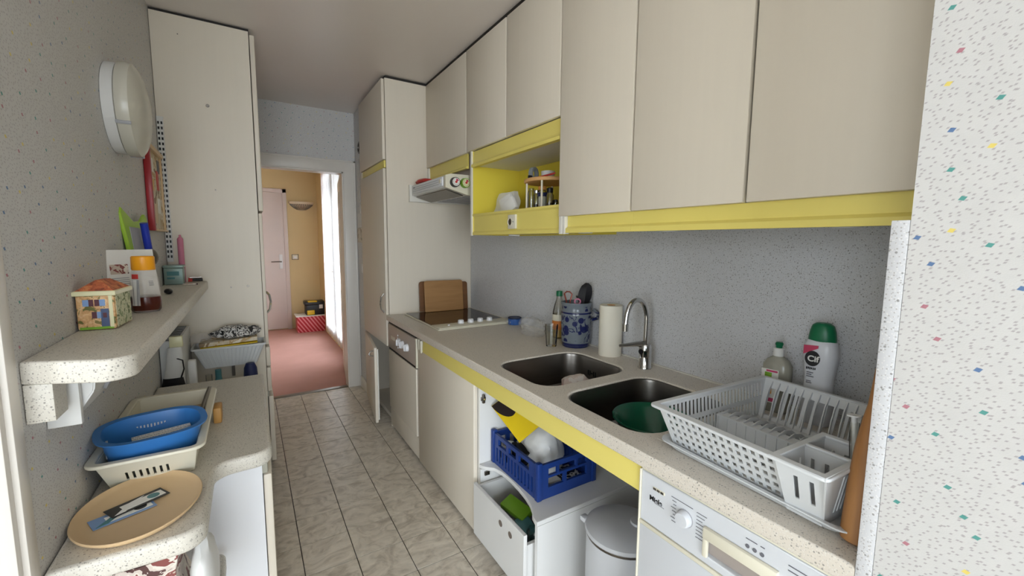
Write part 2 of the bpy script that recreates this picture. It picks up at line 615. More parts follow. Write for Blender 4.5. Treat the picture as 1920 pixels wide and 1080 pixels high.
def obj(name, mb, m, parent=None, world=True, smooth=True, origin=None, label=None):
    """link the bmesh as one object; world: coordinates are world ones and get shifted to the thing's base"""
    me = bpy.data.meshes.new(name)
    bmesh.ops.recalc_face_normals(mb.bm, faces=mb.bm.faces)
    mb.bm.to_mesh(me)
    mb.bm.free()
    o = bpy.data.objects.new(name, me)
    col.objects.link(o)
    me.materials.append(M_[m] if isinstance(m, str) else m)
    if smooth:
        me.polygons.foreach_set('use_smooth', [True] * len(me.polygons))
        me.set_sharp_from_angle(angle=math.radians(38))
    if parent is not None:
        o.parent = parent
        L = ORG[parent.name]
        ORG[o.name] = L
        if world: me.transform(Matrix.Translation(-L))
    elif origin is not None:
        me.transform(Matrix.Translation(-V(origin)))
        o.location = origin
        ORG[o.name] = V(origin)
    else:
        ORG[o.name] = V((0, 0, 0))
    if label: o['label'] = label
    return o


def struct(name, mb, m, parent=None, **k):
    o = obj(name, mb, m, parent, **k)
    if parent is None: o['kind'] = 'structure'
    return o


def pbox(name, m, parent, x0, x1, y0, y1, z0, z1, b=.0, world=True, label=None):
    return obj(name, MB().box(x0, x1, y0, y1, z0, z1, b), m, parent, world, label=label)


def text(name, s, size, o, right, up, m, parent, depth=.0004, world=True, align='LEFT', bold=0):
    cu = bpy.data.curves.new('tmp', 'FONT')
    cu.body = s; cu.size = size; cu.extrude = depth; cu.align_x = align; cu.offset = bold
    ob = bpy.data.objects.new('tmp', cu)
    me = bpy.data.meshes.new_from_object(ob)
    r, u = V(right).normalized(), V(up)
    u = (u - r * u.dot(r)).normalized()
    mt = Matrix((r, u, r.cross(u))).transposed().to_4x4()
    mt.translation = V(o)
    me.transform(mt)
    mb = MB(); mb.bm.from_mesh(me)
    bpy.data.objects.remove(ob); bpy.data.curves.remove(cu); bpy.data.meshes.remove(me)
    return obj(name, mb, m, parent, world, smooth=False)


def rrect(x0, x1, y0, y1, r, n=6):
    pts = []
    rs = r if isinstance(r, (list, tuple)) else [r] * 4
    for (cx, cy, a0, rr) in ((x1 - rs[0], y1 - rs[0], 0, rs[0]), (x0 + rs[1], y1 - rs[1], 90, rs[1]),
                             (x0 + rs[2], y0 + rs[2], 180, rs[2]), (x1 - rs[3], y0 + rs[3], 270, rs[3])):
        for i in range(n + 1):
            a = math.radians(a0 + 90 * i / n)
            pts.append((cx + rr * math.cos(a), cy + rr * math.sin(a)))
    return pts


def copy_tree(o, parent=None):
    c = o.copy()
    col.objects.link(c)
    c.parent = parent
    ORG[c.name] = ORG.get(o.name, V((0, 0, 0)))
    for ch in o.children: copy_tree(ch, c)
    return c


# ------------------------------------------------------------------ the setting
XL, XE, XN, YD, ZC = -.362, .83, 1.52, 4.116, 2.525
struct('ground', MB().box(-8, 9, -9, 14, -.32, -.2), 'ground')
fl = struct('floor', MB().box(-.6, 1.72, -1.2, 4.17, -.06, -.0035), 'floorbase')
SX, SY, OX, OY = .2036, .2046, .1362, 1.8055
tile_me = None
for i in range(-3, 8):
    for j in range(-15, 12):
        x0, y0 = OX + SX * i, OY + SY * j
        x1, y1 = x0 + SX, y0 + SY
        if y0 < -1.0 or y0 > 4.1: continue
        if x0 >= .88 and not (.5 < y0 < 1.25 and x0 < 1.5): continue
        if x1 < .0 and y0 > 1.5: continue
        g = .0019
        a0, a1, b0, b1 = max(x0, XL), min(x1, 1.52), y0, min(y1, 4.16)
        if a1 - a0 < .01 or b1 - b0 < .01: continue
        if a1 - a0 > SX - .001 and b1 - b0 > SY - .001:
            if tile_me is None:
                o = struct('tile', MB().box(-SX / 2 + g, SX / 2 - g, -SY / 2 + g, SY / 2 - g, -.004, 0, .0008, 1), 'marble', fl, world=False)
                tile_me = o.data
            else:
                o = bpy.data.objects.new('tile', tile_me); col.objects.link(o); o.parent = fl
            o.location = ((x0 + x1) / 2, (y0 + y1) / 2, 0)
        else:
            struct('tile', MB().box(a0 + g, a1 - g, b0 + g, b1 - g, -.004, 0), 'marble', fl)
struct('ceiling', MB().box(-.6, 1.72, -1.2, 4.2, ZC, ZC + .1), 'ceiling')
struct('wall_left', MB().box(XL - .012, XL, 1.085, 1.161, 0, ZC).box(XL - .12, XL, 1.161, 4.2, 0, ZC), 'wallpaper')
struct('wall_right', MB().prism([(XE, -3.2), (XE, .221), (XN, .221), (XN, 3.762), (.868, 3.762), (.868, YD), (1.66, YD), (1.66, -3.2)], 'z', 0, ZC), 'wallpaper')
DX0, DX1, DZ = .03, .76, 2.0
wf = MB()
wf.box(XL - .12, DX0, YD, YD + .1, 0, ZC); wf.box(DX1, 1.66, YD, YD + .1, 0, ZC); wf.box(DX0, DX1, YD, YD + .1, DZ, ZC)
struct('wall_far', wf, 'wallpaper')
# unseen wider room around the camera, its two windows added to light the kitchen
RX0, RY0 = -2.7, -3.2
struct('floor_room', MB().box(RX0 - .1, XL - .0, RY0 - .1, 1.1, -.06, -.002).box(XL, 1.66, RY0 - .1, -1.0, -.06, -.002), 'roomfloor')
struct('ceiling_room', MB().box(RX0 - .1, -.6, RY0 - .1, 1.2, ZC, ZC + .1).box(-.6, 1.72, RY0 - .1, -1.2, ZC, ZC + .1), 'ceiling')


def glazed(name, wall, A0, A1, Z0, Z1, nm, fix, axis, L0, L1):
    '''wall with one wide glazed opening; axis is the running direction'''
    m = MB()
    bx = (lambda q, a, b, c, d, e, f: q.box(a, b, c, d, e, f)) if axis == 'x' else (lambda q, a, b, c, d, e, f: q.box(c, d, a, b, e, f))
    w0, w1 = fix
    bx(m, L0, A0, w0, w1, 0, ZC); bx(m, A1, L1, w0, w1, 0, ZC); bx(m, A0, A1, w0, w1, 0, Z0); bx(m, A0, A1, w0, w1, Z1, ZC)
    struct(wall, m, 'paintwhite')
    f = MB()
    c0, c1 = w0 + .02, w0 + .07
    n = 4
    for k in range(n + 1):
        p = A0 + (A1 - A0) * k / n
        bx(f, max(A0, p - .03), min(A1, p + .03), c0, c1, Z0, Z1)
    bx(f, A0, A1, c0, c1, Z0, Z0 + .05); bx(f, A0, A1, c0, c1, Z1 - .05, Z1)
    fo = struct(nm, f, 'paintwhite')
    for k in range(n):
        q = MB()
        bx(q, A0 + (A1 - A0) * k / n + .03, A0 + (A1 - A0) * (k + 1) / n - .03, c0 + .023, c0 + .027, Z0 + .05, Z1 - .05)
        obj('pane', q, 'pane', fo)


glazed('near', 'wall_near', -2.3, .55, .15, 2.42, 'unseen_window_1', (RY0 - .12, RY0), 'x', RX0 - .12, 1.66)
glazed('left', 'wall_room_left', -1.7, -.55, .15, 2.42, 'unseen_window_3', (RX0 - .12, RX0), 'y', RY0, 1.09)
struct('wall_room_far', MB().box(RX0, XL - .014, 1.04, 1.16, 0, ZC), 'paintwhite')
tr = MB()
tr.box(XL - .06, XL + .003, 1.046, 1.0845, 0, ZC, .003)
tr.box(XL - .06, XL - .006, 1.03, 1.048, 0, ZC, .002)
struct('trim_1', tr, 'trim')
# doorway casing
t2 = MB()
t2.box(DX0 - .1, DX0, YD - .016, YD, 0, DZ + .1, .003); t2.box(DX1, DX1 + .106, YD - .016, YD, 0, DZ + .1, .003)
t2.box(DX0 - .1, DX1 + .106, YD - .018, YD, DZ, DZ + .1, .003)
t2.box(DX0 - .1, DX1 + .106, YD - .024, YD, DZ + .085, DZ + .1, .003)
t2.box(DX1 + .088, DX1 + .106, YD - .024, YD, 0, DZ + .1, .003)
t2.box(DX0 - .01, DX0 + .012, YD - .01, YD + .11, 0, DZ); t2.box(DX1 - .012, DX1 + .01, YD - .01, YD + .11, 0, DZ)
t2.box(DX0 - .01, DX1 + .01, YD - .01, YD + .11, DZ - .012, DZ + .01)
struct('trim_2', t2, 'trim')
struct('trim_3', MB().box(DX0, DX1, YD + .0, YD + .06, 0, .006, .002), 'hinge')
struct('baseboard_right', MB().box(.856, .868, 3.765, YD - .026, 0, .1, .003), 'trim')
# ---- hall beyond the doorway
HY, HXR, HXL = 7.4, .96, -1.6
struct('floor_hall', MB().box(HXL, HXR + .2, 4.17, HY + .1, -.06, .0), 'carpet')
struct('ceiling_hall', MB().box(HXL - .1, HXR + .3, 4.2, HY + .1, ZC, ZC + .1), 'ceiling')
struct('wall_hall_far', MB().box(HXL - .1, HXR + .3, HY, HY + .1, 0, ZC), 'hallwall')
struct('wall_hall_left', MB().box(HXL - .1, HXL, 4.2, HY, 0, ZC), 'hallwall')
struct('wall_hall_near', MB().box(HXL, XL - .12, YD, YD + .1, 0, ZC), 'hallwall')
H0, H1, HZ0, HZ1 = 4.95, 6.75, .05, 2.36
hw = MB()
hw.box(HXR, HXR + .2, 4.216, H0, 0, ZC); hw.box(HXR, HXR + .2, H1, HY, 0, ZC)
hw.box(HXR, HXR + .2, H0, H1, 0, HZ0); hw.box(HXR, HXR + .2, H0, H1, HZ1, ZC)
struct('wall_hall_right', hw, 'hallwall')
w2 = MB()
for a, b in ((H0, H0 + .06), (H1 - .06, H1), ((H0 + H1) / 2 - .05, (H0 + H1) / 2 + .05)):
    w2.box(HXR + .0, HXR + .06, a, b, HZ0, HZ1, .004)
w2.box(HXR, HXR + .06, H0, H1, HZ0, HZ0 + .12, .004); w2.box(HXR, HXR + .06, H0, H1, HZ1 - .07, HZ1, .004)
w2o = struct('window_2', w2, 'paintwhite')
for a, b in ((H0 + .06, (H0 + H1) / 2 - .05), ((H0 + H1) / 2 + .05, H1 - .06)):
    obj('pane', MB().box(HXR + .028, HXR + .032, a, b, HZ0 + .12, HZ1 - .07), 'pane', w2o)
obj('window_handle', MB().cyl((HXR - .03, 5.96, .98), (HXR - .03, 5.9, .98), .008).cyl((HXR - .03, 5.96, .98), (HXR + .01, 5.96, .98), .008), 'chrome', w2o)
# half-lowered slatted shutter outside the window, seen between its slats
for k in range(6):
    z = HZ1 - .09 - .05 * k
    obj('slat', MB().box(HXR + .1, HXR + .112, H0, H1, z - .036, z, .003, 1), 'lace', w2o)
d1 = struct('door_1', MB().box(.12, .478, HY - .03, HY - .005, .015, 2.1, .004), 'halldoor')
hp = obj('handle_plate', MB().box(.40, .445, HY - .038, HY - .03, .95, 1.17, .003), 'bright', d1)
obj('handle', MB().cyl((.42, HY - .04, 1.06), (.42, HY - .075, 1.06), .008).cyl((.43, HY - .075, 1.06), (.29, HY - .075, 1.06), .009, .007), 'hinge', d1)
t4 = MB()
t4.box(.478, .535, HY - .03, HY, 0, 2.16, .006); t4.box(.02, .535, HY - .03, HY, 2.1, 2.16, .006)
struct('trim_4', t4, 'halldoor')
# kitchen door leaf folded back into the hall
LM = Matrix.Translation((.752, 4.245, 0)) @ Matrix.Rotation(math.radians(-8), 4, 'Z')
dl = struct('door_2', MB().box(0, .036, 0, .66, .012, 1.985, .004).xf(LM), 'trim')
for a, b in ((.18, .85), (1.05, 1.85)):
    obj('door_panel', MB().box(-.005, 0, .1, .56, a, b, .002).xf(LM), 'trim', dl)
for a in (.2, 1.7):
    obj('hinge', MB().cyl((.03, -.006, a), (.03, -.006, a + .1), .006).xf(LM), 'hinge', dl)

# ------------------------------------------------------------------ right side: worktop run
wt = thing('worktop', 'long grey speckled worktop with two sink cut-outs along the backsplash', 'worktop', (1.17, 1.65, .81))
S1 = (.90, 1.35, 1.205, 1.58)
S2 = (.905, 1.352, .745, 1.13)
hob_hole = [(.985, 2.36), (.985, 2.99), (1.46, 2.99), (1.46, 2.36)]
out = [[(XE, .244), (XN - .006, .244), (XN - .006, 3.047), (XE, 3.047)], rrect(*S1, .085), rrect(*S2, .085)]
obj('worktop_board', MB().plate(out, .04, Matrix.Translation((0, 0, .81)), .006), 'worktop', wt)
for x in (.93, 1.02, 1.11, 1.20, 1.29):
    pbox('drain_groove', 'cabedge', wt, x - .0015, x + .0015, .27, .725, .849, .8505)
tag(obj('fascia_rail', MB().prism([(.842, .735), (.850, .735), (.866, .75), (.866, .8095), (.85, .8095), (.845, .80), (.842, .76)], 'y', .703, 2.33), 'yellow', origin=(.855, 1.5, .735)), 'long yellow fascia rail under the worktop edge above the blue crate', 'rail')
pbox('seam_strip', 'cabedge', wt, 1.5, 1.514, .244, 3.047, .8495, .8525)


def sink(S, label, drain):
    x0, x1, y0, y1 = S
    t = thing('sink', label, 'sink', ((x0 + x1) / 2, (y0 + y1) / 2, .68))
    lp = []
    for off, z, r in ((.0008, .8425, .085), (.003, .841, .084), (.0045, .83, .084), (.008, .73, .083), (.012, .70, .08), (.03, .685, .065), (.07, .682, .05)):
        lp.append([V((px, py, z)) for px, py in rrect(x0 + off, x1 - off, y0 + off, y1 - off, r)])
    m = MB().loft(lp, cap0=False)
    bmesh.ops.recalc_face_normals(m.bm, faces=m.bm.faces)
    o = obj('bowl', m, 'steel', t)
    obj('rim', MB().plate([rrect(x0 + .0004, x1 - .0004, y0 + .0004, y1 - .0004, .085), rrect(x0 + .005, x1 - .005, y0 + .005, y1 - .005, .082)], .002, Matrix.Translation((0, 0, .8425))), 'steel', t)
    yc = (y0 + y1) / 2 + .04
    for k in range(5):
        if k == 2:
            pbox('overflow_slot', 'black', t, x1 - .008, x1 - .004, yc + (k - 2) * .012 - .006, yc + (k - 2) * .012 + .006, .769, .775)
        else:
            pbox('overflow_slot', 'black', t, x1 - .008, x1 - .004, yc + (k - 2) * .012 - .0025, yc + (k - 2) * .012 + .0025, .76, .784)
    obj('drain', MB().lathe([(.04, .0), (.04, .003), (.03, .004), (.012, .001)], (drain[0], drain[1], .682)), 'chrome', t)
    return t


sink(S1, 'empty steel sink bowl holding a crumpled packet', (1.12, 1.40))
sink(S2, 'steel sink bowl holding a dark green basin', (1.12, .93))
# backsplash and end panel
bs = thing('backsplash', 'grey speckled backsplash panel behind the worktop and its end wall', 'backsplash', (1.517, 1.6, .85))
pbox('back_panel', 'splash', bs, XN - .006, XN - .0005, .244, 3.047, .8505, 1.60)
pbox('end_panel', 'splash', bs, XE + .0, XN - .006, .2215, .2435, .0, 1.42, .001)

# tall cabinet beside the doorway
tc = thing('tall_cabinet', 'tall white larder cabinet with a small door ajar beside the doorway', 'cabinet', (1.17, 3.4, 0))
TF = .855
obj('body', MB().box(TF, 1.515, 3.052, 3.07, 0, 2.505).box(TF, 1.515, 3.735, 3.755, 0, 2.505).box(1.49, 1.515, 3.07, 3.735, .05, 2.5)
    .box(TF + .02, 1.49, 3.07, 3.735, .03, .06).box(TF, 1.49, 3.07, 3.735, .6, .625).box(TF, 1.49, 3.07, 3.735, 2.485, 2.505)
    .box(TF, 1.49, 3.07, 3.735, 1.89, 1.95), 'cab', tc)
pbox('top_gap', 'gap', tc, TF + .005, 1.515, 3.056, 3.75, 2.505, ZC - .003)
pbox('door', 'cab', tc, TF - .024, TF - .003, 3.054, 3.752, 1.955, 2.498, .004)
d = pbox('door', 'cab', tc, TF - .024, TF - .003, 3.054, 3.752, .617, 1.895, .004)
hb = [(TF - .024, 3.10, .86), (TF - .045, 3.10, .885), (TF - .052, 3.10, .93), (TF - .045, 3.10, .975), (TF - .024, 3.10, 1.0)]
obj('handle', MB().tube(hb, .006), 'chrome', d)
obj('yellow_rail', MB().box(TF - .016, TF - .002, 3.056, 3.70, 1.9, 1.95, .003), 'yellow', tc)
pbox('rail_end', 'cream', tc, TF - .018, TF - .002, 3.70, 3.75, 1.9, 1.95, .003)
# lower door ajar, hinged on the far side
dmb = MB().box(0, .021, -.655, 0, .03, .605, .004)
rot = Matrix.Translation((TF - .022, 3.745, 0)) @ Matrix.Rotation(math.radians(-7.5), 4, 'Z')
dd = obj('door', dmb.xf(rot), 'cab', tc)
hm = MB().tube([(0, -.60, .53), (-.022, -.60, .535), (-.03, -.60, .55), (-.022, -.60, .565), (0, -.60, .57)], .006)
obj('handle', hm.xf(rot), 'chrome', dd)
obj('edge_seal', MB().box(.021, .03, -.65, -.63, .05, .59).xf(rot), 'cabedge', dd)

# built-in appliance under the hob
ov = thing('built_in_appliance', 'white built-in appliance with three round knobs under the hob', 'appliance', (1.15, 2.75, 0))
pbox('body', 'carcass', ov, .862, 1.45, 2.45, 3.045, .02, .795)
pbox('vent_slot', 'gap', ov, .846, .87, 2.45, 3.045, .796, .809)
pbox('control_panel', 'apanel', ov, .838, .862, 2.45, 3.043, .618, .792, .004)
pbox('panel_end', 'cream', ov, .836, .866, 2.428, 2.45, .61, .796, .005)
for y in (2.60, 2.69, 2.765):
    k = obj('knob', MB().cyl((.838, y, .705), (.818, y, .705), .026, .023, 24), 'bright', ov)
    obj('knob_grip', MB().box(.812, .82, y - .005, y + .005, .685, .725, .002), 'bright', k)
for y, z in ((2.80, .745), (2.80, .725), (2.80, .66)):
    obj('indicator', MB().cyl((.839, y, z), (.834, y, z), .006), 'bright', ov)
pbox('brand_plate', 'cream', ov, .836, .838, 2.88, 2.96, .69, .715)
pbox('door', 'cab', ov, .84, .862, 2.45, 3.043, .165, .60, .004)
pbox('door_gap', 'gap', ov, .845, .862, 2.45, 3.043, .601, .616)
pbox('kick_panel', 'cab', ov, .85, .862, 2.45, 3.043, .02, .155, .003)
pbox('plinth_gap', 'gap', ov, .87, .89, 2.45, 3.043, .0, .02)

# base cabinet with closed door
bc = thing('base_cabinet', 'white base cabinet with one wide closed door under the worktop', 'cabinet', (1.15, 2.05, 0))
obj('body', MB().box(.868, 1.5, 1.665, 1.683, 0, .808).box(.868, 1.5, 2.41, 2.426, 0, .808).box(1.48, 1.5, 1.683, 2.41, 0, .808).box(.868, 1.48, 1.683, 2.41, .08, .1), 'carcass', bc)
pbox('door', 'cab', bc, .843, .866, 1.672, 2.425, .02, .735, .006)
pbox('grip_clip', 'cream', bc, .838, .862, 2.39, 2.41, .735, .80, .003)
pbox('grip_clip', 'cream', bc, .836, .856, 2.345, 2.372, .725, .80, .004)
pbox('door_seal', 'cabedge', bc, .866, .872, 1.664, 1.669, .03, .80)
hg = obj('hinge_plate', MB().box(.876, .90, 1.657, 1.665, .655, .672, .002).box(.882, .894, 1.652, 1.665, .643, .685, .002), 'hinge', bc)
obj('screw', MB().cyl((.888, 1.652, .664), (.888, 1.649, .664), .004), 'chrome', hg)

# low open unit with wavy top and drawer
lu = thing('low_drawer_unit', 'low white open unit with a wavy top board and a pulled-out drawer', 'cabinet', (1.15, 1.42, 0))
wave = [(.868, 1.662), (.87, 1.64), (.885, 1.62), (.91, 1.595), (.922, 1.55), (.925, 1.48), (.92, 1.40), (.912, 1.34), (.90, 1.29), (.884, 1.25), (.866, 1.225), (.858, 1.195), (.858, 1.182), (1.48, 1.182), (1.48, 1.662)]
obj('top_board', MB().plate([wave], .018, Matrix.Translation((0, 0, .333)), .003), 'carcass', lu)
obj('side_panel', MB().box(.862, 1.48, 1.183, 1.2, 0, .332), 'carcass', lu)
obj('side_panel', MB().box(.866, 1.48, 1.645, 1.661, 0, .332), 'carcass', lu)
pbox('back_panel', 'carcass', lu, 1.47, 1.48, 1.2, 1.645, 0, .332)
pbox('base_board', 'carcass', lu, .85, 1.47, 1.2, 1.66, .02, .036)
pbox('plinth_gap', 'gap', lu, .862, .875, 1.19, 1.66, 0, .02)
pbox('runner', 'hinge', lu, .868, 1.3, 1.634, 1.645, .17, .19)
obj('bracket', MB().box(.885, .91, 1.636, 1.645, .30, .318).cyl((.897, 1.63, .309), (.897, 1.645, .309), .004), 'hinge', lu)
# drawer leaning open: front is vertical, pulled out a little
circ = lambda cx, cy, r, n=20: [(cx + r * math.cos(2 * math.pi * i / n), cy + r * math.sin(2 * math.pi * i / n)) for i in range(n)]
Mf = Matrix(((0, 0, -1, .838), (-1, 0, 0, 1.63), (0, 1, 0, .045), (0, 0, 0, 1)))
dr = obj('drawer', MB().plate([[(0, 0), (.415, 0), (.415, .245), (0, .245)]], .016, Mf, .002)
         .box(.838, 1.3, 1.614, 1.628, .05, .275).box(.838, 1.3, 1.222, 1.236, .05, .24).box(1.286, 1.3, 1.236, 1.614, .05, .24).box(.838, 1.3, 1.222, 1.628, .045, .053), 'carcass', lu)
for u_, v_ in ((.243, .193), (.318, .189)):
    obj('finger_hole', MB().cyl((.8212, 1.63 - u_, .045 + v_), (.824, 1.63 - u_, .045 + v_), .0135), 'holegrey', dr)
# things in the drawer
o = tag(obj('sponge_packet', MB().box(-.035, .035, -.07, .07, 0, .03, .006), 'lily', origin=(0, 0, 0)), 'clear green packet lying in the open drawer', 'packet')
o.location = (.95, 1.46, .205); o.rotation_euler = (.1, -.3, .2)
o = tag(obj('teal_box', MB().box(-.03, .03, -.06, .06, 0, .025, .003), 'tealdark'), 'flat teal carton lying in the open drawer', 'box')
o.location = (.93, 1.35, .19); o.rotation_euler = (0, -.25, -.2)
o = tag(obj('dark_bag', MB().blob((0, 0, 0), (.12, .13, .06), 3, .25, 12, 4, -.05), 'black'), 'crumpled dark bag at the bottom of the open drawer', 'bag')
o.location = (1.08, 1.42, .13)
o = tag(obj('glass_jar', MB().lathe([(.03, 0), (.035, .01), (.035, .09), (.028, .1), (.024, .1), (.031, .09), (.031, .012)], n=20, cap1=False), 'clear', origin=(0, 0, 0)), 'small clear jar at the near end of the open drawer', 'jar')
o.location = (.925, 1.285, .14)

# crate
cr = thing('crate', 'navy blue plastic crate on the low white unit', 'crate', (1.08, 1.475, .352))


def crate_holes(L, n, z0, z1, bar):
    hs = []
    w_ = (L - .05) / n
    for i in range(n):
        hs.append((.025 + i * w_ + bar / 2, z0, .025 + (i + 1) * w_ - bar / 2, z1))
    return hs


cx0, cx1, cy0, cy1, cz0, cz1 = .938, 1.228, 1.287, 1.645, .353, .50
obj('end_panel', MB().panel((cx0, cy0, cz0), (cx1, cy0, cz0), (cx1, cy0, cz1), (cx0, cy0, cz1), [(.045, .045, .125, .085), (.14, .045, .25, .085), (.045, .095, .09, .125), (.1, .095, .19, .125), (.2, .095, .25, .125)], .012), 'blue', cr)
obj('end_panel', MB().panel((cx0, cy1, cz0), (cx1, cy1, cz0), (cx1, cy1, cz1), (cx0, cy1, cz1), crate_holes(cx1 - cx0, 5, .05, .12, .02), .012), 'blue', cr)
for xx in (cx0, cx1):
    hs = [h for h in crate_holes(cy1 - cy0, 12, .02, .085, .014)] + [(.06, .1, .14, .13), (.16, .1, .22, .13), (.24, .1, .31, .13)]
    obj('side_panel', MB().panel((xx, cy0, cz0), (xx, cy1, cz0), (xx, cy1, cz1), (xx, cy0, cz1), hs, .012), 'blue', cr)
pbox('bottom', 'blue', cr, cx0, cx1, cy0, cy1, cz0 - .0005, cz0 + .006)
for xx in (cx0, cx1):
    for yy in (cy0, cy1):
        pbox('corner_post', 'blue', cr, xx - .012, xx + .012, yy - .012, yy + .012, cz0, cz1 + .012, .004)
bgt = thing('plastic_bag', 'white plastic carrier bag with a black recycling arrow, in the blue crate', 'bag', (1.07, 1.50, .36))
obj('bag_body', MB().blob((1.085, 1.48, .45), (.1, .11, .115), 5, .22, 9, 4, -.08), 'bagwhite', bgt)
# recycling arrows on the bag: three bent bands lying on the near side
am = MB()
ctr = V((.962, 1.475, .455))
for k in range(3):
    a0 = math.radians(90 + 120 * k)
    pts = []
    for q in range(7):
        a = a0 + math.radians(14 * q - 5)
        pts.append(ctr + V((.004 * math.cos(a * 2), .042 * math.cos(a), .042 * math.sin(a))))
    lp = []
    for q, p in enumerate(pts):
        rd = (p - ctr).normalized()
        w0 = .011 if q < 5 else (.02 if q == 5 else .001)
        lp.append([p - rd * w0 + V((-.004, 0, 0)), p + rd * w0 + V((-.004, 0, 0)), p + rd * w0 + V((.02, 0, 0)), p - rd * w0 + V((.02, 0, 0))])
    am.loft(lp)
obj('recycling_arrows', am, 'black', bgt)
ym = thing('plastic_sheet', 'yellow plastic sheet with a dark oval patch leaning on the white bag', 'plastic sheet', (.99, 1.55, .48))
A_, B_, C_, D_ = V((.927, 1.65, .623)), V((.955, 1.452, .522)), V((1.025, 1.41, .594)), V((.995, 1.60, .692))
ym.location = (0, 0, 0); ORG[ym.name] = V((0, 0, 0))
Nn = (B_ - A_).cross(D_ - A_).normalized()
ys = MB().loft([[A_, B_, C_, D_], [p + Nn * .004 for p in (A_, B_, C_, D_)]])
obj('sheet', ys, 'yellowmat', ym)
cc_ = A_ * .66 + D_ * .34
lp = []
ou, ov_ = (D_ - A_).normalized(), (B_ - A_).normalized()
for h in (-.003, .007):
    lp.append([A_ + ou * ((D_ - A_).length * (.5 - .49 * math.cos(math.pi * i / 16))) + ov_ * (.003 + .1 * math.sin(math.pi * i / 16)) + Nn * h for i in range(17)])
obj('dark_patch', MB().loft(lp), 'darkbrown', ym)
mg = thing('magazine', 'black magazine with white lettering lying in the blue crate', 'magazine', (1.09, 1.36, .362))
pbox('cover', 'mag', mg, .99, 1.2, 1.305, 1.42, .3605, .372, .001)
for rx_, ry_, rr_ in ((1.03, 1.325, .012), (1.05, 1.333, .013), (1.135, 1.335, .014), (1.16, 1.345, .009)):
    obj('cover_print', MB().tube([(rx_ + rr_ * math.cos(q * .5236), ry_ + rr_ * .8 * math.sin(q * .5236), .3728) for q in range(13)], .0018, 6), 'paper', mg)
tag(obj('notepad', MB().box(-.05, .05, -.04, .04, 0, .012, .001), 'paper'), 'small white notepad in the corner of the blue crate', 'notepad').location = (1.03, 1.36, .374)
tag(obj('white_cup', MB().lathe([(.025, 0), (.032, .09), (.029, .09), (.022, .006)], n=20, cap1=True), 'white', origin=(0, 0, 0)), 'white beaker in the far corner of the blue crate', 'cup').location = (.985, 1.595, .36)

# pedal bin
pb = thing('pedal_bin', 'white metal pedal bin with a domed lid beside the dishwasher', 'bin', (1.075, .965, -.02))
obj('drum', MB().lathe([(.125, .02), (.127, .03), (.127, .385), (.124, .39)], (1.075, .965, -.02), 40), 'enamel', pb)
obj('lid', MB().lathe([(.129, .392), (.133, .398), (.13, .408), (.107, .42), (.055, .429), (.0001, .431)], (1.075, .965, -.02), 40), 'enamel', pb)
obj('lid_ring', MB().lathe([(.128, .383), (.1285, .392)], (1.075, .965, -.02), 40), 'hinge', pb)
kb = obj('lid_boss', MB().lathe([(.03, .428), (.028, .437), (.012, .438), (.0001, .438)], (1.115, .93, -.02), 24), 'enamel', pb)
obj('screw', MB().lathe([(.006, .438), (.006, .441)], (1.115, .93, -.02), 12), 'chrome', kb)
pbox('hinge_lug', 'enamel', pb, .985, 1.012, 1.065, 1.092, .372, .39, .004)
pbox('pedal', 'black', pb, .93, .955, .94, .99, .01, .022, .003)

# dishwasher
dw = thing('dishwasher', 'white dishwasher with a round dial and recessed grip below the dish rack', 'dishwasher', (1.15, .47, 0))
pbox('body', 'enamel', dw, .858, 1.46, .248, .698, .02, .80)
Mp = Matrix(((0, 0, -1, .858), (-1, 0, 0, .698), (0, 1, 0, .665), (0, 0, 0, 1)))
gx0, gx1, gz0, gz1 = .185, .335, .02, .088
obj('control_panel', MB().plate([[(0, 0), (.45, 0), (.45, .135), (0, .135)], [(gx0, gz0), (gx1, gz0), (gx1, gz1), (gx0, gz1)]], .018, Mp, .003), 'enamel', dw)
pbox('top_strip', 'cream', dw, .842, .858, .248, .698, .8005, .806, .001)
pbox('side_strip', 'cream', dw, .836, .858, .698, .702, .02, .802, .001)
g = pbox('grip_recess', 'ipanel', dw, .853, .857, .698 - gx1, .698 - gx0, .665 + gz0, .665 + gz1)
obj('grip_bar', MB().box(.830, .842, .698 - gx1 - .004, .698 - gx0 + .004, .665 + gz1 - .026, .665 + gz1 + .002, .004).box(.832, .842, .698 - gx0 - .008, .698 - gx0 + .004, .67 + gz0 - .006, .665 + gz1, .003), 'cream', g)
pbox('door', 'enamel', dw, .839, .858, .248, .698, .1, .653, .004)
pbox('door_trim', 'cream', dw, .8375, .85, .248, .698, .654, .664, .001)
pbox('kick_plate', 'cabedge', dw, .86, .875, .248, .698, .0, .095)
dk = obj('dial', MB().lathe([(.0195, 0), (.019, .005), (.018, .014), (.016, .017), (.0001, .018)], n=32).xf(Matrix.Translation((.84, .567, .7415)) @ Matrix.Rotation(math.radians(-90), 4, 'Y')), 'enamel', dw)
obj('dial_ring', MB().cyl((.840, .567, .7415), (.8385, .567, .7415), .0208, n=32), 'lightgrey', dw)
pbox('power_button', 'cream', dw, .838, .842, .625, .66, .765, .773, .001)
for k in range(3):
    pbox('button', 'hinge', dw, .8365, .839, .628 + k * .011, .636 + k * .011, .7665, .7715)
text('brand_lettering', 'Miele', .0175, (.8395, .67, .7335), (0, -1, 0), (0, 0, 1), 'black', dw, bold=.0005)
pbox('caption_line', 'lightgrey', dw, .8388, .84, .626, .655, .7305, .7317)
for i in range(8):
    z = .775 - i * .0085
    pbox('dial_marking', 'grey', dw, .8388, .84, (.592 if i else .548), .606 - .003 * (i % 3), z, z + .001)
    pbox('dial_marking', 'grey', dw, .8388, .84, .513 + .005 * (i % 3), .538, z - .002, z - .001)
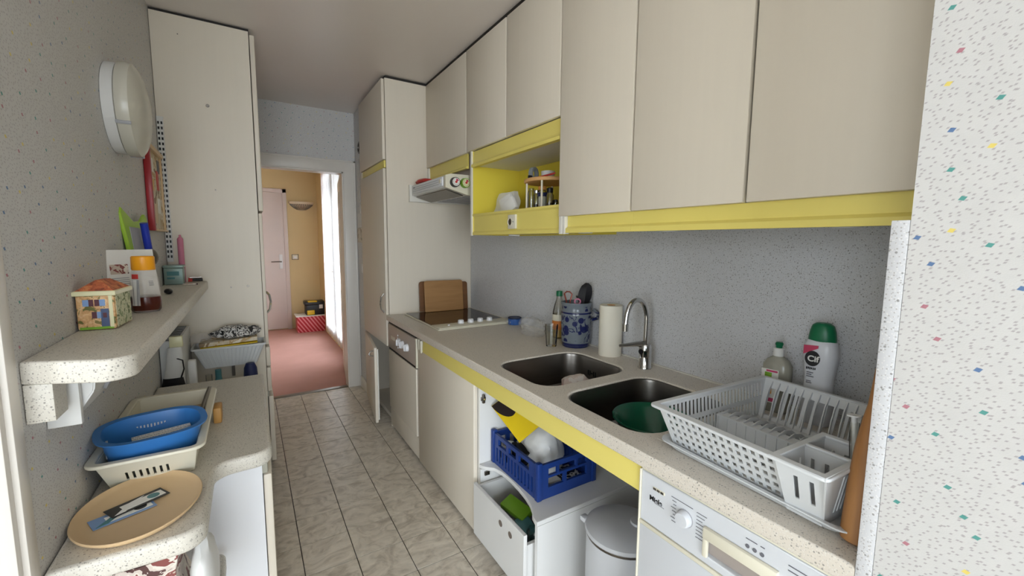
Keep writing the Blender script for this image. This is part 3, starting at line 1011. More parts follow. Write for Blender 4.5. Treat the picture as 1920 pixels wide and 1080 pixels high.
for i in range(3):
    obj('indicator', MB().cyl((.8402, .422 - i * .0145, .767 - .0), (.8385, .422 - i * .0145, .767), .0042, n=14), 'grey', dw)
    pbox('indicator_caption', 'grey', dw, .8388, .84, .418 - i * .0145, .426 + .006 * (i % 2) - i * .0145, .782, .7834)
pbox('panel_caption', 'grey', dw, .8388, .84, .305, .345, .778, .7796)
pbox('panel_caption', 'grey', dw, .8388, .84, .32, .345, .768, .7696)

# ------------------------------------------------------------------ hob, boards
hb_ = thing('hob', 'black ceramic hob with a white control strip and four knobs', 'hob', (1.215, 2.67, .85))
obj('frame', MB().plate([rrect(.945, 1.49, 2.335, 2.995, .012)], .008, Matrix.Translation((0, 0, .8505)), .002), 'cream', hb_)
obj('glass', MB().plate([rrect(.958, 1.478, 2.485, 2.985, .004)], .003, Matrix.Translation((0, 0, .8575))), 'glassblack', hb_)
obj('control_strip', MB().box(.955, 1.48, 2.345, 2.475, .858, .863, .002), 'cream', hb_)
for x in (1.14, 1.21, 1.28, 1.35):
    k = obj('knob', MB().lathe([(.021, 0), (.02, .004), (.018, .02), (.014, .023), (.0001, .023)], (x, 2.44, .863), 24), 'bright', hb_)
obj('indicator', MB().cyl((1.045, 2.415, .863), (1.045, 2.415, .867), .008), 'bright', hb_)

for nm, m, x0, x1, h, y, lean, lb in (('cutting_board', 'wood_b', 1.068, 1.36, .225, 3.012, -3, 'dark brown cutting board at the back of the stack against the tall cabinet'),
                                      ('cutting_board', 'wood_b', 1.30, 1.455, .215, 2.993, -4, 'narrow dark cutting board in the middle of the stack on the hob'),
                                      ('cutting_board', 'wood_a', 1.092, 1.402, .232, 2.963, -5, 'light brown cutting board with rounded corners at the front of the stack')):
    o = tag(obj(nm, MB().plate([rrect(-(x1 - x0) / 2, (x1 - x0) / 2, 0, h, (.02, .02, .006, .006))], .014, Matrix.Rotation(math.radians(90), 4, 'X'), .003), m), lb, 'cutting board', 'cutting boards leaning on the tall cabinet')
    o.location = ((x0 + x1) / 2, y, .8605); o.rotation_euler = (math.radians(lean), 0, 0)

# ------------------------------------------------------------------ worktop objects
c_ = thing('food_can', 'small flat blue food can beside the hob', 'can', (1.462, 2.30, .8502))
obj('can_body', MB().lathe([(.042, 0), (.044, .003), (.044, .036), (.042, .038)], (1.462, 2.30, .8502)), 'rim', c_)
obj('can_lid', MB().lathe([(.045, .038), (.045, .044), (.042, .046), (.041, .042), (.0001, .042)], (1.462, 2.30, .8502)), 'can', c_)
obj('label_print', MB().box(1.42, 1.428, 2.285, 2.33, .862, .872).xf(Matrix.Identity(4)), 'paper', c_)
tag(obj('clear_bag', MB().blob((0, 0, 0), (.07, .1, .05), 9, .5, 14, 4, -.045), 'film', origin=(0, 0, 0)), 'crumpled clear plastic bag lying by the backsplash', 'bag').location = (1.40, 2.0, .896)
gl = tag(obj('tumbler', MB().lathe([(.026, 0), (.027, .002), (.034, .112), (.032, .112), (.025, .008), (.0001, .007)], n=28), 'clear'), 'clear drinking glass standing before the stoneware crock', 'glass')
gl.location = (1.31, 1.705, .8505)
jb = thing('juice_bottle', 'clear juice bottle with a green cap behind the stoneware crock', 'bottle', (1.468, 1.845, .8502))
jc = (1.468, 1.845, .8502)
obj('bottle_body', MB().lathe([(.03, 0), (.036, .006), (.037, .12), (.035, .15), (.026, .19), (.015, .222), (.014, .24), (.0001, .24)], jc), 'clearplastic', jb)
obj('drink', MB().lathe([(.029, .004), (.035, .01), (.035, .05), (.0001, .05)], jc), 'drink', jb)
obj('label_band', MB().lathe([(.0376, .05), (.0376, .122)], jc, cap0=False, cap1=False), 'juice', jb)
obj('label_strip', MB().lathe([(.0379, .1), (.0379, .135)], jc, cap0=False, cap1=False), 'cream', jb)
obj('cap', MB().lathe([(.0175, .236), (.0175, .262), (.016, .265), (.0001, .265)], jc), 'capgreen', jb)
ck = thing('stoneware_crock', 'grey stoneware crock with blue painted flowers holding kitchen utensils', 'crock', (1.43, 1.655, .8502))
kc = (1.43, 1.655, .8502)
obj('pot', MB().lathe([(.068, 0), (.071, .004), (.071, .012), (.075, .05), (.077, .12), (.078, .165), (.079, .178), (.074, .186), (.075, .21), (.079, .222), (.079, .23), (.072, .23), (.069, .21), (.069, .03), (.0001, .03)], kc, 40), 'crock', ck)
hd = MB().tube([(1.43 + .05, 1.655 - .062, .99), (1.43 + .066, 1.655 - .085, 1.0), (1.43 + .072, 1.655 - .09, 1.025), (1.43 + .056, 1.655 - .066, 1.045)], .008)
obj('lug_handle', hd, 'crock', ck)


def utensil(name, lab, cat, mbs, group='utensils standing in the stoneware crock'):
    t = thing(name, lab, cat, kc, group=group)
    for n_, mb_, m_ in mbs: obj(n_, mb_, m_, t)


sp = MB()
a, b = V((1.425, 1.64, .885)), V((1.46, 1.62, 1.07))
sp.tube([a, b], [.006, .006])
bl = []
for q in range(9):
    f_ = q / 8
    p = V((1.45, 1.625, 1.06)) + V((.012, -.01, .12)) * f_
    wd = .012 + .026 * math.sin(math.pi * min(1, f_ * .9 + .05)) ** .8
    if q == 8: wd = .008
    bl.append([p + V((.75, -.55, 0)) * wd, p + V((-.008, -.012, 0)), p - V((.75, -.55, 0)) * wd, p + V((.008, .01, 0))])
utensil('serving_spoon', 'black plastic serving spoon standing tallest in the stoneware crock', 'spoon', [('handle', sp, 'black'), ('bowl', MB().loft(bl), 'black')])
utensil('ladle', 'steel ladle leaning out of the stoneware crock toward the backsplash', 'ladle', [('handle', MB().tube([(1.44, 1.68, .885), (1.464, 1.674, 1.09)], .004), 'steel'),
        ('bowl', MB().lathe([(.0001, -.018), (.018, -.014), (.028, 0), (.026, 0), (.016, -.011), (.0001, -.014)], (1.472, 1.672, 1.105), 18, False, False), 'steel')])
utensil('wire_whisk', 'copper red wire loop standing in the stoneware crock', 'whisk', [('loop', MB().tube([(1.40, 1.69, .885), (1.40, 1.70, 1.08), (1.395, 1.712, 1.118), (1.40, 1.70, 1.13), (1.41, 1.688, 1.13), (1.417, 1.676, 1.118), (1.41, 1.682, 1.08), (1.40, 1.685, .885)], .004), 'copper')])
utensil('scissors', 'small pink-handled scissors standing in the stoneware crock', 'scissors', [('handle_ring', MB().tube([(1.415 + .012 * math.cos(i * .7), 1.63 - .009 * math.cos(i * .7), 1.085 + .014 * math.sin(i * .7)) for i in range(10)], .004), 'pink'), ('blade', MB().tube([(1.415, 1.63, 1.07), (1.42, 1.64, .89)], .005), 'steel')])
pt = thing('paper_towel_roll', 'white paper towel roll standing between the crock and the tap', 'paper towel', (1.452, 1.43, .8502))
obj('roll', MB().lathe([(.053, 0), (.054, .003), (.054, .238), (.053, .241), (.021, .241), (.02, .236), (.02, .0)], (1.452, 1.43, .8502), 40), 'towel', pt)
obj('core', MB().lathe([(.0205, .19), (.0205, .2405), (.0185, .2405), (.0185, .19)], (1.452, 1.43, .8502), 24), 'cork', pt)
tp = thing('tap', 'chrome mixer tap with a curved swan-neck spout behind the sinks', 'tap', (1.425, 1.195, .85))
bx_, by_ = 1.425, 1.195
obj('body', MB().lathe([(.029, 0), (.029, .006), (.026, .01), (.0255, .07), (.027, .09), (.022, .105), (.0001, .108)], (bx_, by_, .85), 28), 'chrome', tp)
pts = []
dirv = V((-.93, .12, 0)).normalized()
for q in range(22):
    a = math.pi * q / 21
    pts.append(V((bx_, by_, 1.06)) + dirv * (.055 - .055 * math.cos(a)) + V((0, 0, .088 * math.sin(a))))
pts = [V((bx_, by_, .95)), V((bx_, by_, 1.0))] + pts + [V((bx_, by_, 1.045)) + dirv * .1125]
obj('spout', MB().tube(pts, .0105, 12), 'chrome', tp)
e = V((bx_, by_, 1.05)) + dirv * .1125
obj('aerator', MB().cyl(e, e - V((0, 0, .03)), .0135, .013), 'chrome', tp)
lv = obj('lever', MB().tube([(bx_ - .005, by_, .955), (bx_ - .04, by_ + .015, .957), (bx_ - .11, by_ + .045, .951)], [.016, .011, .006], 10), 'chrome', tp)
obj('lever_cap', MB().cyl((bx_ - .027, by_, .925), (bx_ - .03, by_, .925), .011), 'black', tp)

# green basin + packet in the sinks
tag(obj('basin', MB().lathe([(.07, 0), (.085, .006), (.122, .085), (.132, .095), (.136, .1), (.134, .104), (.126, .1), (.116, .088), (.08, .012), (.0001, .011)], n=48), 'green'), 'dark green round plastic basin standing in the sink', 'basin').location = (1.16, .93, .6835)
pk = thing('crumpled_packet', 'crumpled white and red packet lying in the empty sink', 'packet', (1.20, 1.37, .685))
obj('wrapper', MB().blob((1.20, 1.375, .742), (.075, .055, .062), 4, .45, 16, 3, -.05), 'cloth', pk)
obj('red_print', MB().blob((1.125, 1.39, .745), (.035, .03, .018), 6, .4, 30, 3), 'red', pk)

# ------------------------------------------------------------------ dish rack
RK = V((1.09, .472, .862))
RR = math.radians(-3)
dt = thing('drip_tray', 'pale grey drip tray under the dish rack', 'tray', (1.09, .462, .8515), (0, 0, RR))
lpz = []
for off, z in ((.0, 0.0), (-.006, .006), (-.012, .018), (-.016, .018), (-.016, .014), (-.022, .019), (-.022, .022), (-.012, .022), (.004, .005)):
    lpz.append([V((px, py, z)) for px, py in rrect(-.185 + off, .185 - off, -.185 + off, .205 - off, .03)])
obj('tray_dish', MB().loft(lpz), 'rack', dt, False)
rk = thing('dish_rack', 'pale grey plastic dish drainer rack standing on its drip tray', 'dish rack', RK, (0, 0, RR))
ZB, ZT = 0.0, .112
bx0, bx1, by0, by1 = -.178, .19, -.165, .185
tx0, tx1, ty0, ty1 = -.232, .235, -.182, .195
th = .0028
sl = math.hypot(tx0 - bx0, ZT)


def grid(u0, u1, nu, v0, v1, nv, hw, hh):
    hs = []
    for i in range(nu):
        for j in range(nv):
            cu_, cv_ = u0 + (u1 - u0) * (i + .5) / nu, v0 + (v1 - v0) * (j + .5) / nv
            hs.append((cu_ - hw, cv_ - hh, cu_ + hw, cv_ + hh))
    return hs


obj('front_panel', MB().panel((bx0, by1, ZB), (bx0, by0 + .07, ZB), (tx0, ty0 + .07, ZT), (tx0, ty1, ZT), grid(.006, .275, 15, .004, .113, 5, .0055, .0062), th), 'rack', rk, False)
obj('back_panel', MB().panel((bx1, by0, ZB), (bx1, by1, ZB), (tx1, ty1, ZT), (tx1, ty0, ZT), grid(.008, .34, 13, .006, .1, 1, .009, .042), th), 'rack', rk, False)
obj('far_panel', MB().panel((bx0, by1, ZB), (bx1, by1, ZB), (tx1, ty1, ZT), (tx0, ty1, ZT), grid(.004, .365, 24, .008, .052, 1, .0042, .02) + grid(-.02, .39, 27, .06, .106, 1, .0042, .02), th), 'rack', rk, False)
obj('near_panel', MB().panel((bx1, by0, ZB), (bx0 + .05, by0, ZB), (tx0 + .06, ty0, ZT), (tx1, ty0, ZT), grid(.008, .31, 18, .01, .1, 1, .0045, .042), th), 'rack', rk, False)
obj('bottom_panel', MB().plate([[(bx0, by0), (bx1, by0), (bx1, by1), (bx0, by1)]] + [[(a, b), (c, b), (c, d_), (a, d_)] for a, b, c, d_ in [(q[0] + bx0, q[1] + by0, q[2] + bx0, q[3] + by0) for q in grid(.01, .165, 8, .06, .345, 16, .006, .0045)]], th, Matrix.Translation((0, 0, 0))), 'rack', rk, False)
obj('rim', MB().plate([rrect(tx0 - .02, tx1 + .012, ty0 - .012, ty1 + .014, .014), rrect(tx0 + .002, tx1 - .002, ty0 + .002, ty1 - .002, .008)], .007, Matrix.Translation((0, 0, ZT - .003)), .002), 'rack', rk, False)
dv = MB().panel((-.012, by0 + .07, .001), (-.012, by1 - .004, .001), (-.012, by1 - .004, .05), (-.012, by0 + .07, .05), [], th)
obj('divider', dv, 'rack', rk, False)
pbox('divider_top', 'rack', rk, -.016, .016, by0 + .07, by1 - .004, .048, .052, world=False)
ndv = 14
rib1 = rib2 = rib3 = None
for i in range(ndv):
    y = by0 + .055 + (by1 - by0 - .07) * i / (ndv - 1)
    if i == 0:
        a_ = [V((tx1 - .004, 0, ZT - .004)), V((tx1 - .022, 0, .085)), V((tx1 - .034, 0, .055)), V((tx1 - .043, 0, .02)), V((tx1 - .05, 0, .002))]
        b_ = [V((-.01, 0, .05)), V((.02, 0, .056)), V((.05, 0, .05)), V((.075, 0, .034)), V((.1, 0, .004))]

        def rib(pts, w0):
            lp = []
            for k, p in enumerate(pts):
                t_ = (pts[min(k + 1, len(pts) - 1)] - pts[max(k - 1, 0)]).normalized()
                n_ = V((-t_.z, 0, t_.x))
                lp.append([p + n_ * w0 + V((0, .0013, 0)), p - n_ * w0 + V((0, .0013, 0)), p - n_ * w0 - V((0, .0013, 0)), p + n_ * w0 - V((0, .0013, 0))])
            return MB().loft(lp)
        rib1 = obj('plate_rib', rib(a_, .004), 'rack', rk, False)
        rib2 = obj('divider_rib', rib(b_, .005), 'rack', rk, False)
        rib1.location.y = rib2.location.y = y
    else:
        for r0 in (rib1, rib2):
            o = r0.copy(); col.objects.link(o); o.parent = rk; o.location = (0, y, 0)
for i in range(11):
    y = by0 + .08 + (by1 - by0 - .09) * i / 10
    pbox('divider_fin', 'rack', rk, -.0165, -.0135, y - .001, y + .001, .002, .05, world=False)
# cutlery holder at the near end
ch = obj('cutlery_holder', MB()
         .panel((-.195, by0 + .06, -.004), (-.19, by0 - .002, -.004), (tx0 - .008, ty0 - .003, ZT), (tx0 - .004, by0 + .07, ZT), [(.018, .04, .026, .095), (.045, .04, .053, .095)], .003)
         .panel((-.19, by0 - .002, -.004), (-.07, by0 - .002, -.004), (-.055, ty0 - .003, ZT), (tx0 - .008, ty0 - .003, ZT), [(.02 + .013 * k, .02, .026 + .013 * k, .10) for k in range(7)], .003)
         .panel((-.07, by0 - .002, -.004), (-.07, by0 + .06, -.004), (-.055, by0 + .066, ZT), (-.055, ty0 - .003, ZT), [(.02, .04, .028, .095), (.045, .04, .053, .095)], .003)
         .panel((-.07, by0 + .06, -.004), (-.195, by0 + .06, -.004), (tx0 - .004, by0 + .07, ZT), (-.055, by0 + .066, ZT), [(.02, .04, .028, .095), (.05, .04, .058, .095), (.08, .04, .088, .095)], .003)
         .panel((-.13, by0 - .001, 0), (-.13, by0 + .06, 0), (-.135, by0 + .068, ZT), (-.135, ty0 - .002, ZT), [(.02, .04, .028, .09), (.045, .04, .053, .09)], .003)
         .box(-.195, -.07, by0 - .002, by0 + .06, -.005, -.001), 'rack', rk, False)
obj('holder_rim', MB().plate([[(tx0 - .018, ty0 - .008), (-.045, ty0 - .008), (-.045, by0 + .075), (tx0 - .018, by0 + .075)], [(tx0 - .002, ty0 + .003), (-.138, ty0 + .003), (-.138, by0 + .062), (tx0 - .002, by0 + .062)], [(-.13, ty0 + .003), (-.06, ty0 + .003), (-.06, by0 + .062), (-.13, by0 + .062)]], .006, Matrix.Translation((0, 0, ZT - .001)), .0015), 'rack', ch, False)
sy = thing('dosing_syringe', 'clear plastic dosing syringe standing in the cutlery holder', 'syringe', (1.005, .31, .864))
ss = V((1.0, .305, .868)); se = V((1.012, .322, 1.03))
obj('barrel', MB().cyl(ss, se, .0085, n=16), 'clearplastic', sy)
obj('plunger', MB().cyl(ss + V((0, 0, .03)), se + (se - ss).normalized() * .012, .005, n=12).cyl(se + (se - ss).normalized() * .012, se + (se - ss).normalized() * .015, .012, n=16), 'white', sy)
tag(obj('peeler_handle', MB().tube([(1.03, .30, .868), (1.05, .285, .99), (1.054, .281, 1.005)], [.007, .01, .005], 10), 'white'), 'white plastic utensil handle sticking out of the cutlery holder', 'utensil')
# rolling pin standing in the corner against the end panel
rp = tag(obj('rolling_pin', MB().lathe([(.017, 0), (.023, .004), (.024, .02), (.0235, .1), (.021, .17), (.016, .22), (.0115, .25), (.0095, .29), (.0085, .315), (.0001, .319)], n=24), 'wood_pin'), 'turned wooden rolling pin standing in the corner beside the dish rack', 'rolling pin')
rp.location = (.902, .2685, .8512); rp.rotation_euler = (math.radians(0), math.radians(7.5), 0)

# ------------------------------------------------------------------ cleaning bottles


def squircle(rx, ry, z, c, n=28, p=2.6, dx=0):
    L = []
    for i in range(n):
        a = 2 * math.pi * i / n
        ca, sa = math.cos(a), math.sin(a)
        L.append(V((c[0] + rx * math.copysign(abs(ca) ** (2 / p), ca), c[1] + dx + ry * math.copysign(abs(sa) ** (2 / p), sa), c[2] + z)))
    return L


cf = thing('cleaner_bottle', 'tall white cream cleaner bottle with a dark green cap, by the backsplash', 'bottle', (0, 0, 0), (0, 0, 0))
cf.location = (1.425, .548, .8505); cf.rotation_euler = (0, 0, math.radians(6))
L = [squircle(a, b, z, (0, 0, 0)) for a, b, z in ((.026, .036, 0), (.03, .041, .008), (.03, .041, .06), (.029, .037, .11), (.028, .036, .14), (.03, .041, .18), (.031, .044, .21), (.029, .041, .235), (.026, .036, .25), (.022, .03, .256))]
obj('bottle_body', MB().loft(L), 'bottlewhite', cf, False)
L = [squircle(a, b, z, (0, 0, 0), p=2.2) for a, b, z in ((.025, .035, .25), (.026, .035, .258), (.025, .032, .28), (.022, .027, .297), (.016, .018, .304), (.004, .004, .306))]
obj('cap', MB().loft(L), 'capgreen', cf, False)
lab = MB().lathe([(.019, 0), (.019, .002), (.0001, .0022)], n=28, sx=1, sy=1.2).xf(Matrix.Translation((-.0305, .012, .2)) @ Matrix.Rotation(math.radians(-90), 4, 'Y') @ Matrix.Rotation(math.radians(90), 4, 'Z'))
lg = obj('logo_disc', lab, 'black', cf, False)
text('lettering', 'Cif', .024, (-.0335, .024, .192), (0, -1, 0), (0, 0, 1), 'paper', lg, world=False, bold=.0006)
obj('label_flash', MB().prism([(.036, .237), (.0, .24), (.0, .232), (.036, .21)], 'x', -.0315, -.0285), 'cifred', cf, False)
for k in range(6): pbox('product_print', 'black', cf, -.0305, -.028, .0235 - k * .0042, .0262 - k * .0042, .166 + .001 * (k % 2), .173, world=False)
for i, (a, b) in enumerate(((.156, .016), (.150, .012), (.144, .018), (.13, .012), (.125, .014))):
    pbox('label_line', 'grey', cf, -.0305, -.028, .024 - b, .024, a, a + .0022, world=False)
pbox('hazard_mark', 'black', cf, -.0312, -.028, .008, .016, .095, .105, world=False)
ds = thing('dish_soap_bottle', 'clear dish soap bottle with a white neck and green nozzle, by the backsplash', 'bottle', (0, 0, 0))
ds.location = (1.42, .662, .8505); ds.rotation_euler = (0, 0, math.radians(8))
L = [squircle(a, b, z, (0, 0, 0), p=3) for a, b, z in ((.024, .036, 0), (.027, .04, .006), (.027, .041, .13), (.026, .04, .15), (.02, .03, .168), (.013, .015, .178), (.012, .013, .182))]
obj('bottle_body', MB().loft(L), 'soap', ds, False)
obj('neck', MB().lathe([(.0155, .18), (.0155, .204), (.013, .206), (.0001, .206)], n=24), 'white', ds, False)
obj('nozzle', MB().lathe([(.009, .206), (.009, .212), (.011, .216), (.0115, .22), (.009, .224), (.0001, .225)], n=20), 'capgreen', ds, False)
lb_ = pbox('label', 'paper', ds, -.0285, -.026, -.012, .036, .03, .138, world=False)
pbox('label_badge', 'lily', lb_, -.0295, -.028, .006, .026, .106, .128, .0004, world=False)
pbox('label_band', 'magenta', lb_, -.0295, -.028, -.01, .022, .130, .136, world=False)
pbox('label_fruit', 'orange', lb_, -.0295, -.028, .004, .026, .06, .075, world=False)
pbox('label_band', 'magenta', lb_, -.0295, -.028, -.012, .034, .034, .046, world=False)

# ------------------------------------------------------------------ wall cabinets
XU = 1.151


def wall_cab(label, y0, y1, doors, z0, z1=2.508, gap=True):
    t = thing('wall_cabinet', label, 'cabinet', (1.33, (y0 + y1) / 2, z0))
    obj('body', MB().box(XU + .022, 1.513, y0, y0 + .016, z0, z1).box(XU + .022, 1.513, y1 - .016, y1, z0, z1).box(XU + .022, 1.513, y0 + .016, y1 - .016, z0, z0 + .016).box(XU + .022, 1.513, y0 + .016, y1 - .016, z1 - .016, z1).box(1.5, 1.513, y0 + .016, y1 - .016, z0 + .016, z1 - .016), 'carcass', t)
    pbox('top_gap', 'gap', t, XU + .004, 1.513, y0 + .002, y1 - .002, z1, ZC - .003)
    for a, b in doors:
        pbox('door', 'cab', t, XU, XU + .02, a + .0025, b - .0025, z0 - .004, z1 - .004, .003)
    return t


t = wall_cab('white wall cabinet door above the cooker hood', 2.375, 3.048, [(2.38, 3.048)], 1.925)
obj('yellow_rail', MB().prism([(XU + .012, 1.832), (XU + .03, 1.832), (XU + .03, 1.922), (XU + .02, 1.922), (XU + .022, 1.85), (XU + .012, 1.842)], 'y', 2.40, 3.03), 'yellow', t)
pbox('rail_end', 'cabedge', t, XU + .008, XU + .03, 3.032, 3.046, 1.825, 1.92)
pbox('hood_chase', 'apanel', t, XU + .05, 1.5, 2.38, 3.045, 1.795, 1.92)
nc = wall_cab('white wall cabinet with two short doors above an open yellow niche', 1.47, 2.372, [(1.917, 2.378), (1.472, 1.913)], 1.925)
n0, n1 = 1.474, 2.318
obj('niche_side', MB().box(XU + .016, 1.513, n1, n1 + .016, 1.425, 1.92), 'yellowin', nc)
pbox('niche_edge', 'cabedge', nc, XU + .006, XU + .016, n1 + .001, n1 + .017, 1.422, 1.92)
obj('niche_side', MB().box(XU + .03, 1.513, n0 - .002, n0 + .012, 1.425, 1.92), 'yellowin', nc)
obj('niche_back', MB().box(1.495, 1.513, n0 + .012, n1, 1.425, 1.92), 'yellowin', nc)
obj('niche_floor', MB().box(XU + .03, 1.495, n0 + .012, n1, 1.43, 1.535), 'yellowin', nc)
obj('niche_ceiling', MB().box(XU + .02, 1.495, n0 + .012, n1, 1.835, 1.85), 'carcass', nc)
obj('yellow_rail', MB().prism([(XU + .004, 1.825), (XU + .03, 1.825), (XU + .03, 1.918), (XU + .02, 1.918), (XU + .018, 1.86), (XU + .012, 1.845), (XU + .004, 1.84)], 'y', n0, n1), 'yellow', nc)
fa = obj('fascia', MB().prism([(XU + .012, 1.425), (XU + .03, 1.425), (XU + .03, 1.55), (XU + .012, 1.55), (XU + .012, 1.54), (XU + .02, 1.532), (XU + .02, 1.448), (XU + .012, 1.44)], 'y', n0, n1), 'yellow', nc)
so = thing('wall_socket', 'cream round-hole wall socket set in the yellow niche fascia', 'socket', (XU + .015, 1.865, 1.49))
pbox('plate', 'cream', so, XU + .008, XU + .02, 1.828, 1.902, 1.452, 1.525, .003)
sk = obj('socket_well', MB().lathe([(.022, 0), (.022, .003), (.018, .003), (.016, .0)], n=24, cap1=False).xf(Matrix.Translation((XU + .008, 1.878, 1.488)) @ Matrix.Rotation(math.radians(-90), 4, 'Y')), 'cream', so)
obj('socket_hole', MB().cyl((XU + .0075, 1.878, 1.488), (XU + .009, 1.878, 1.488), .0165), 'hinge', sk)
obj('earth_pin', MB().cyl((XU + .004, 1.846, 1.488), (XU + .012, 1.846, 1.488), .003), 'chrome', so)

ZU0 = 1.50
t1 = wall_cab('tall white single-door wall cabinet beside the yellow niche', 1.063, 1.466, [(1.062, 1.468)], ZU0)
t2_ = wall_cab('wide white two-door wall cabinet ending at the wallpapered wall', .226, 1.058, [(.656, 1.058), (.2275, .652)], ZU0)
rail = [(XU + .008, 1.425), (XU + .03, 1.425), (XU + .03, 1.496), (XU + .02, 1.496), (XU + .02, 1.452), (XU + .008, 1.443)]
obj('yellow_rail', MB().prism(rail, 'y', 1.06, 1.425), 'yellow', t1)
obj('rail_post', MB().box(XU + .004, XU + .03, 1.427, 1.442, 1.42, 1.497, .001), 'cabedge', t1)
obj('rail_post', MB().box(XU + .002, XU + .03, 1.444, 1.464, 1.42, 1.497, .001), 'cabedge', t1)
obj('yellow_rail', MB().prism(rail, 'y', .245, 1.0595), 'yellow', t2_)
for par, y in ((nc, 1.98), (t1, 1.40), (t2_, .97), (t2_, .45)):
    zz = 1.4245 if par is nc else 1.4995
    pm = MB().lathe([(.03, -.075 if par is not nc else -.006), (.032, -.07 if par is not nc else 0), (.032, 0)], (1.25, y, zz), 24)
    obj('puck_light', pm, 'white', par)

# cooker hood
ho = thing('cooker_hood', 'white slim cooker hood with two kitchen timers stuck on its end', 'cooker hood', (1.25, 2.72, 1.67))
prof = [(1.03, 1.712), (1.03, 1.782), (1.06, 1.79), (1.5, 1.79), (1.5, 1.675), (1.17, 1.675)]
obj('housing', MB().prism(prof, 'y', 2.43, 3.02), 'white', ho)
obj('end_cap', MB().prism([(1.026, 1.71), (1.026, 1.782), (1.06, 1.793), (1.5, 1.793), (1.5, 1.672), (1.17, 1.672)], 'y', 2.402, 2.43, .002), 'cream', ho)
pbox('filler_strip', 'cabedge', ho, 1.012, 1.5, 3.022, 3.046, 1.67, 1.79)
fp = pbox('front_strip', 'bright', ho, 1.022, 1.032, 2.45, 3.0, 1.722, 1.776, .002)
for z in (1.735, 1.748, 1.762):
    pbox('ridge', 'lightgrey', fp, 1.0205, 1.023, 2.50, 2.98, z, z + .002)
pbox('switch', 'cream', fp, 1.018, 1.024, 2.465, 2.49, 1.74, 1.765, .002)
pbox('badge', 'grey', fp, 1.0205, 1.023, 2.94, 2.97, 1.758, 1.764)
fg = obj('filter_grille', MB().prism([(1.05, 1.7), (1.16, 1.669), (1.165, 1.673), (1.05, 1.705)], 'y', 2.45, 2.99), 'hinge', ho)
for k in range(6):
    obj('grille_slot', MB().box(1.2, 1.46, 2.48 + k * .085, 2.54 + k * .085, 1.6725, 1.676), 'lightgrey', ho)
for nm, x, face, ring, lb in (('kitchen_timer', 1.083, 'paper', 'black', 'round black kitchen timer with a white and red dial on the hood'),
                              ('kitchen_timer', 1.15, 'tincream', 'lily', 'round pale green kitchen timer with a red pointer on the hood')):
    t = thing(nm, lb, 'timer', (x, 2.385, 1.742))
    obj('case', MB().cyl((x, 2.4015, 1.742), (x, 2.376, 1.742), .03, .028, 32), ring, t)
    dl_ = obj('dial', MB().cyl((x, 2.378, 1.742), (x, 2.3745, 1.742), .024, n=32), face, t)
    for k in range(12):
        a = k * math.pi / 6
        obj('tick', MB().box(-.0012, .0012, -.0006, .0006, .016, .021).xf(Matrix.Translation((x, 2.374, 1.742)) @ Matrix.Rotation(a, 4, 'Y')), 'grey', dl_)
    wedge = [(0, 0)] + [(.019 * math.sin(q * .13), .019 * math.cos(q * .13)) for q in range(9)]
    obj('red_sector', MB().prism([(x + a, 1.742 + b) for a, b in wedge], 'y', 2.3736, 2.3746), 'cifred', dl_)
    obj('pointer', MB().cyl((x, 2.3746, 1.742), (x, 2.37, 1.742), .007, n=16), 'red', t)
tag(obj('red_cloth', MB().blob((0, 0, 0), (.05, .09, .02), 2, .5, 18, 3, -.012), 'red', origin=(0, 0, 0)), 'folded red cloth lying on top of the cooker hood', 'cloth').location = (1.09, 2.93, 1.803)

# ------------------------------------------------------------------ niche contents (stand on the niche floor z = 1.535)
NZ = 1.5352
pp = thing('paper_packet', 'upright crumpled white paper packet with a red seal in the yellow niche', 'packet', (1.32, 2.2, NZ))
lp = []
for k in range(9):
    f_ = k / 8
    w_ = .1 - .006 * f_
    lp.append([V((1.33 + (.035 - .02 * f_) * s1 + .02 * f_ + .006 * math.sin(9 * f_ + s2 * 4), 2.205 + s2 * w_ + .02 * f_ * 0 + .005 * math.sin(7 * f_ + s1), NZ + .145 * f_)) for s1, s2 in ((-1, -1), (-1.25, -.5), (-1.1, 0), (-1.3, .5), (-1, 1), (1, 1), (1, 0), (1, -1))])
obj('packet_body', MB().loft(lp), 'paper', pp)
pbox('seal', 'red', pp, 1.283, 1.295, 2.135, 2.165, NZ + .068, NZ + .078, .002)
for x, y, h, lean, lb in ((1.262, 2.06, .095, -.32, 'flat white packet slumped against the upright packet'), (1.245, 2.0, .07, -.5, 'small folded paper packet leaning beside the spice stand')):
    o = tag(obj('seed_packet', MB().box(-.011, .011, -.05, .05, 0, h, .004), 'paper'), lb, 'packet')
    o.location = (x, y, NZ + .016); o.rotation_euler = (lean, 0, .15)
ca = thing('spice_stand', 'two-tier round birch spice stand with white dowels in the niche', 'stand', (1.35, 1.80, NZ))
obj('lower_tier', MB().lathe([(.13, .004), (.132, .008), (.132, .02), (.13, .024)], (1.35, 1.80, NZ), 40), 'wood_pale', ca)
obj('upper_tier', MB().lathe([(.13, .155), (.132, .159), (.132, .168), (.13, .172)], (1.35, 1.80, NZ), 40), 'wood_pale', ca)
obj('foot', MB().lathe([(.06, 0), (.06, .005)], (1.35, 1.80, NZ), 24), 'wood_pale', ca)
for a in (2.42, .8, 3.75, 5.3):
    obj('dowel', MB().cyl((1.35 + .118 * math.cos(a), 1.80 + .118 * math.sin(a), NZ + .022), (1.35 + .118 * math.cos(a), 1.80 + .118 * math.sin(a), NZ + .157), .0055, n=12), 'pillar', ca)


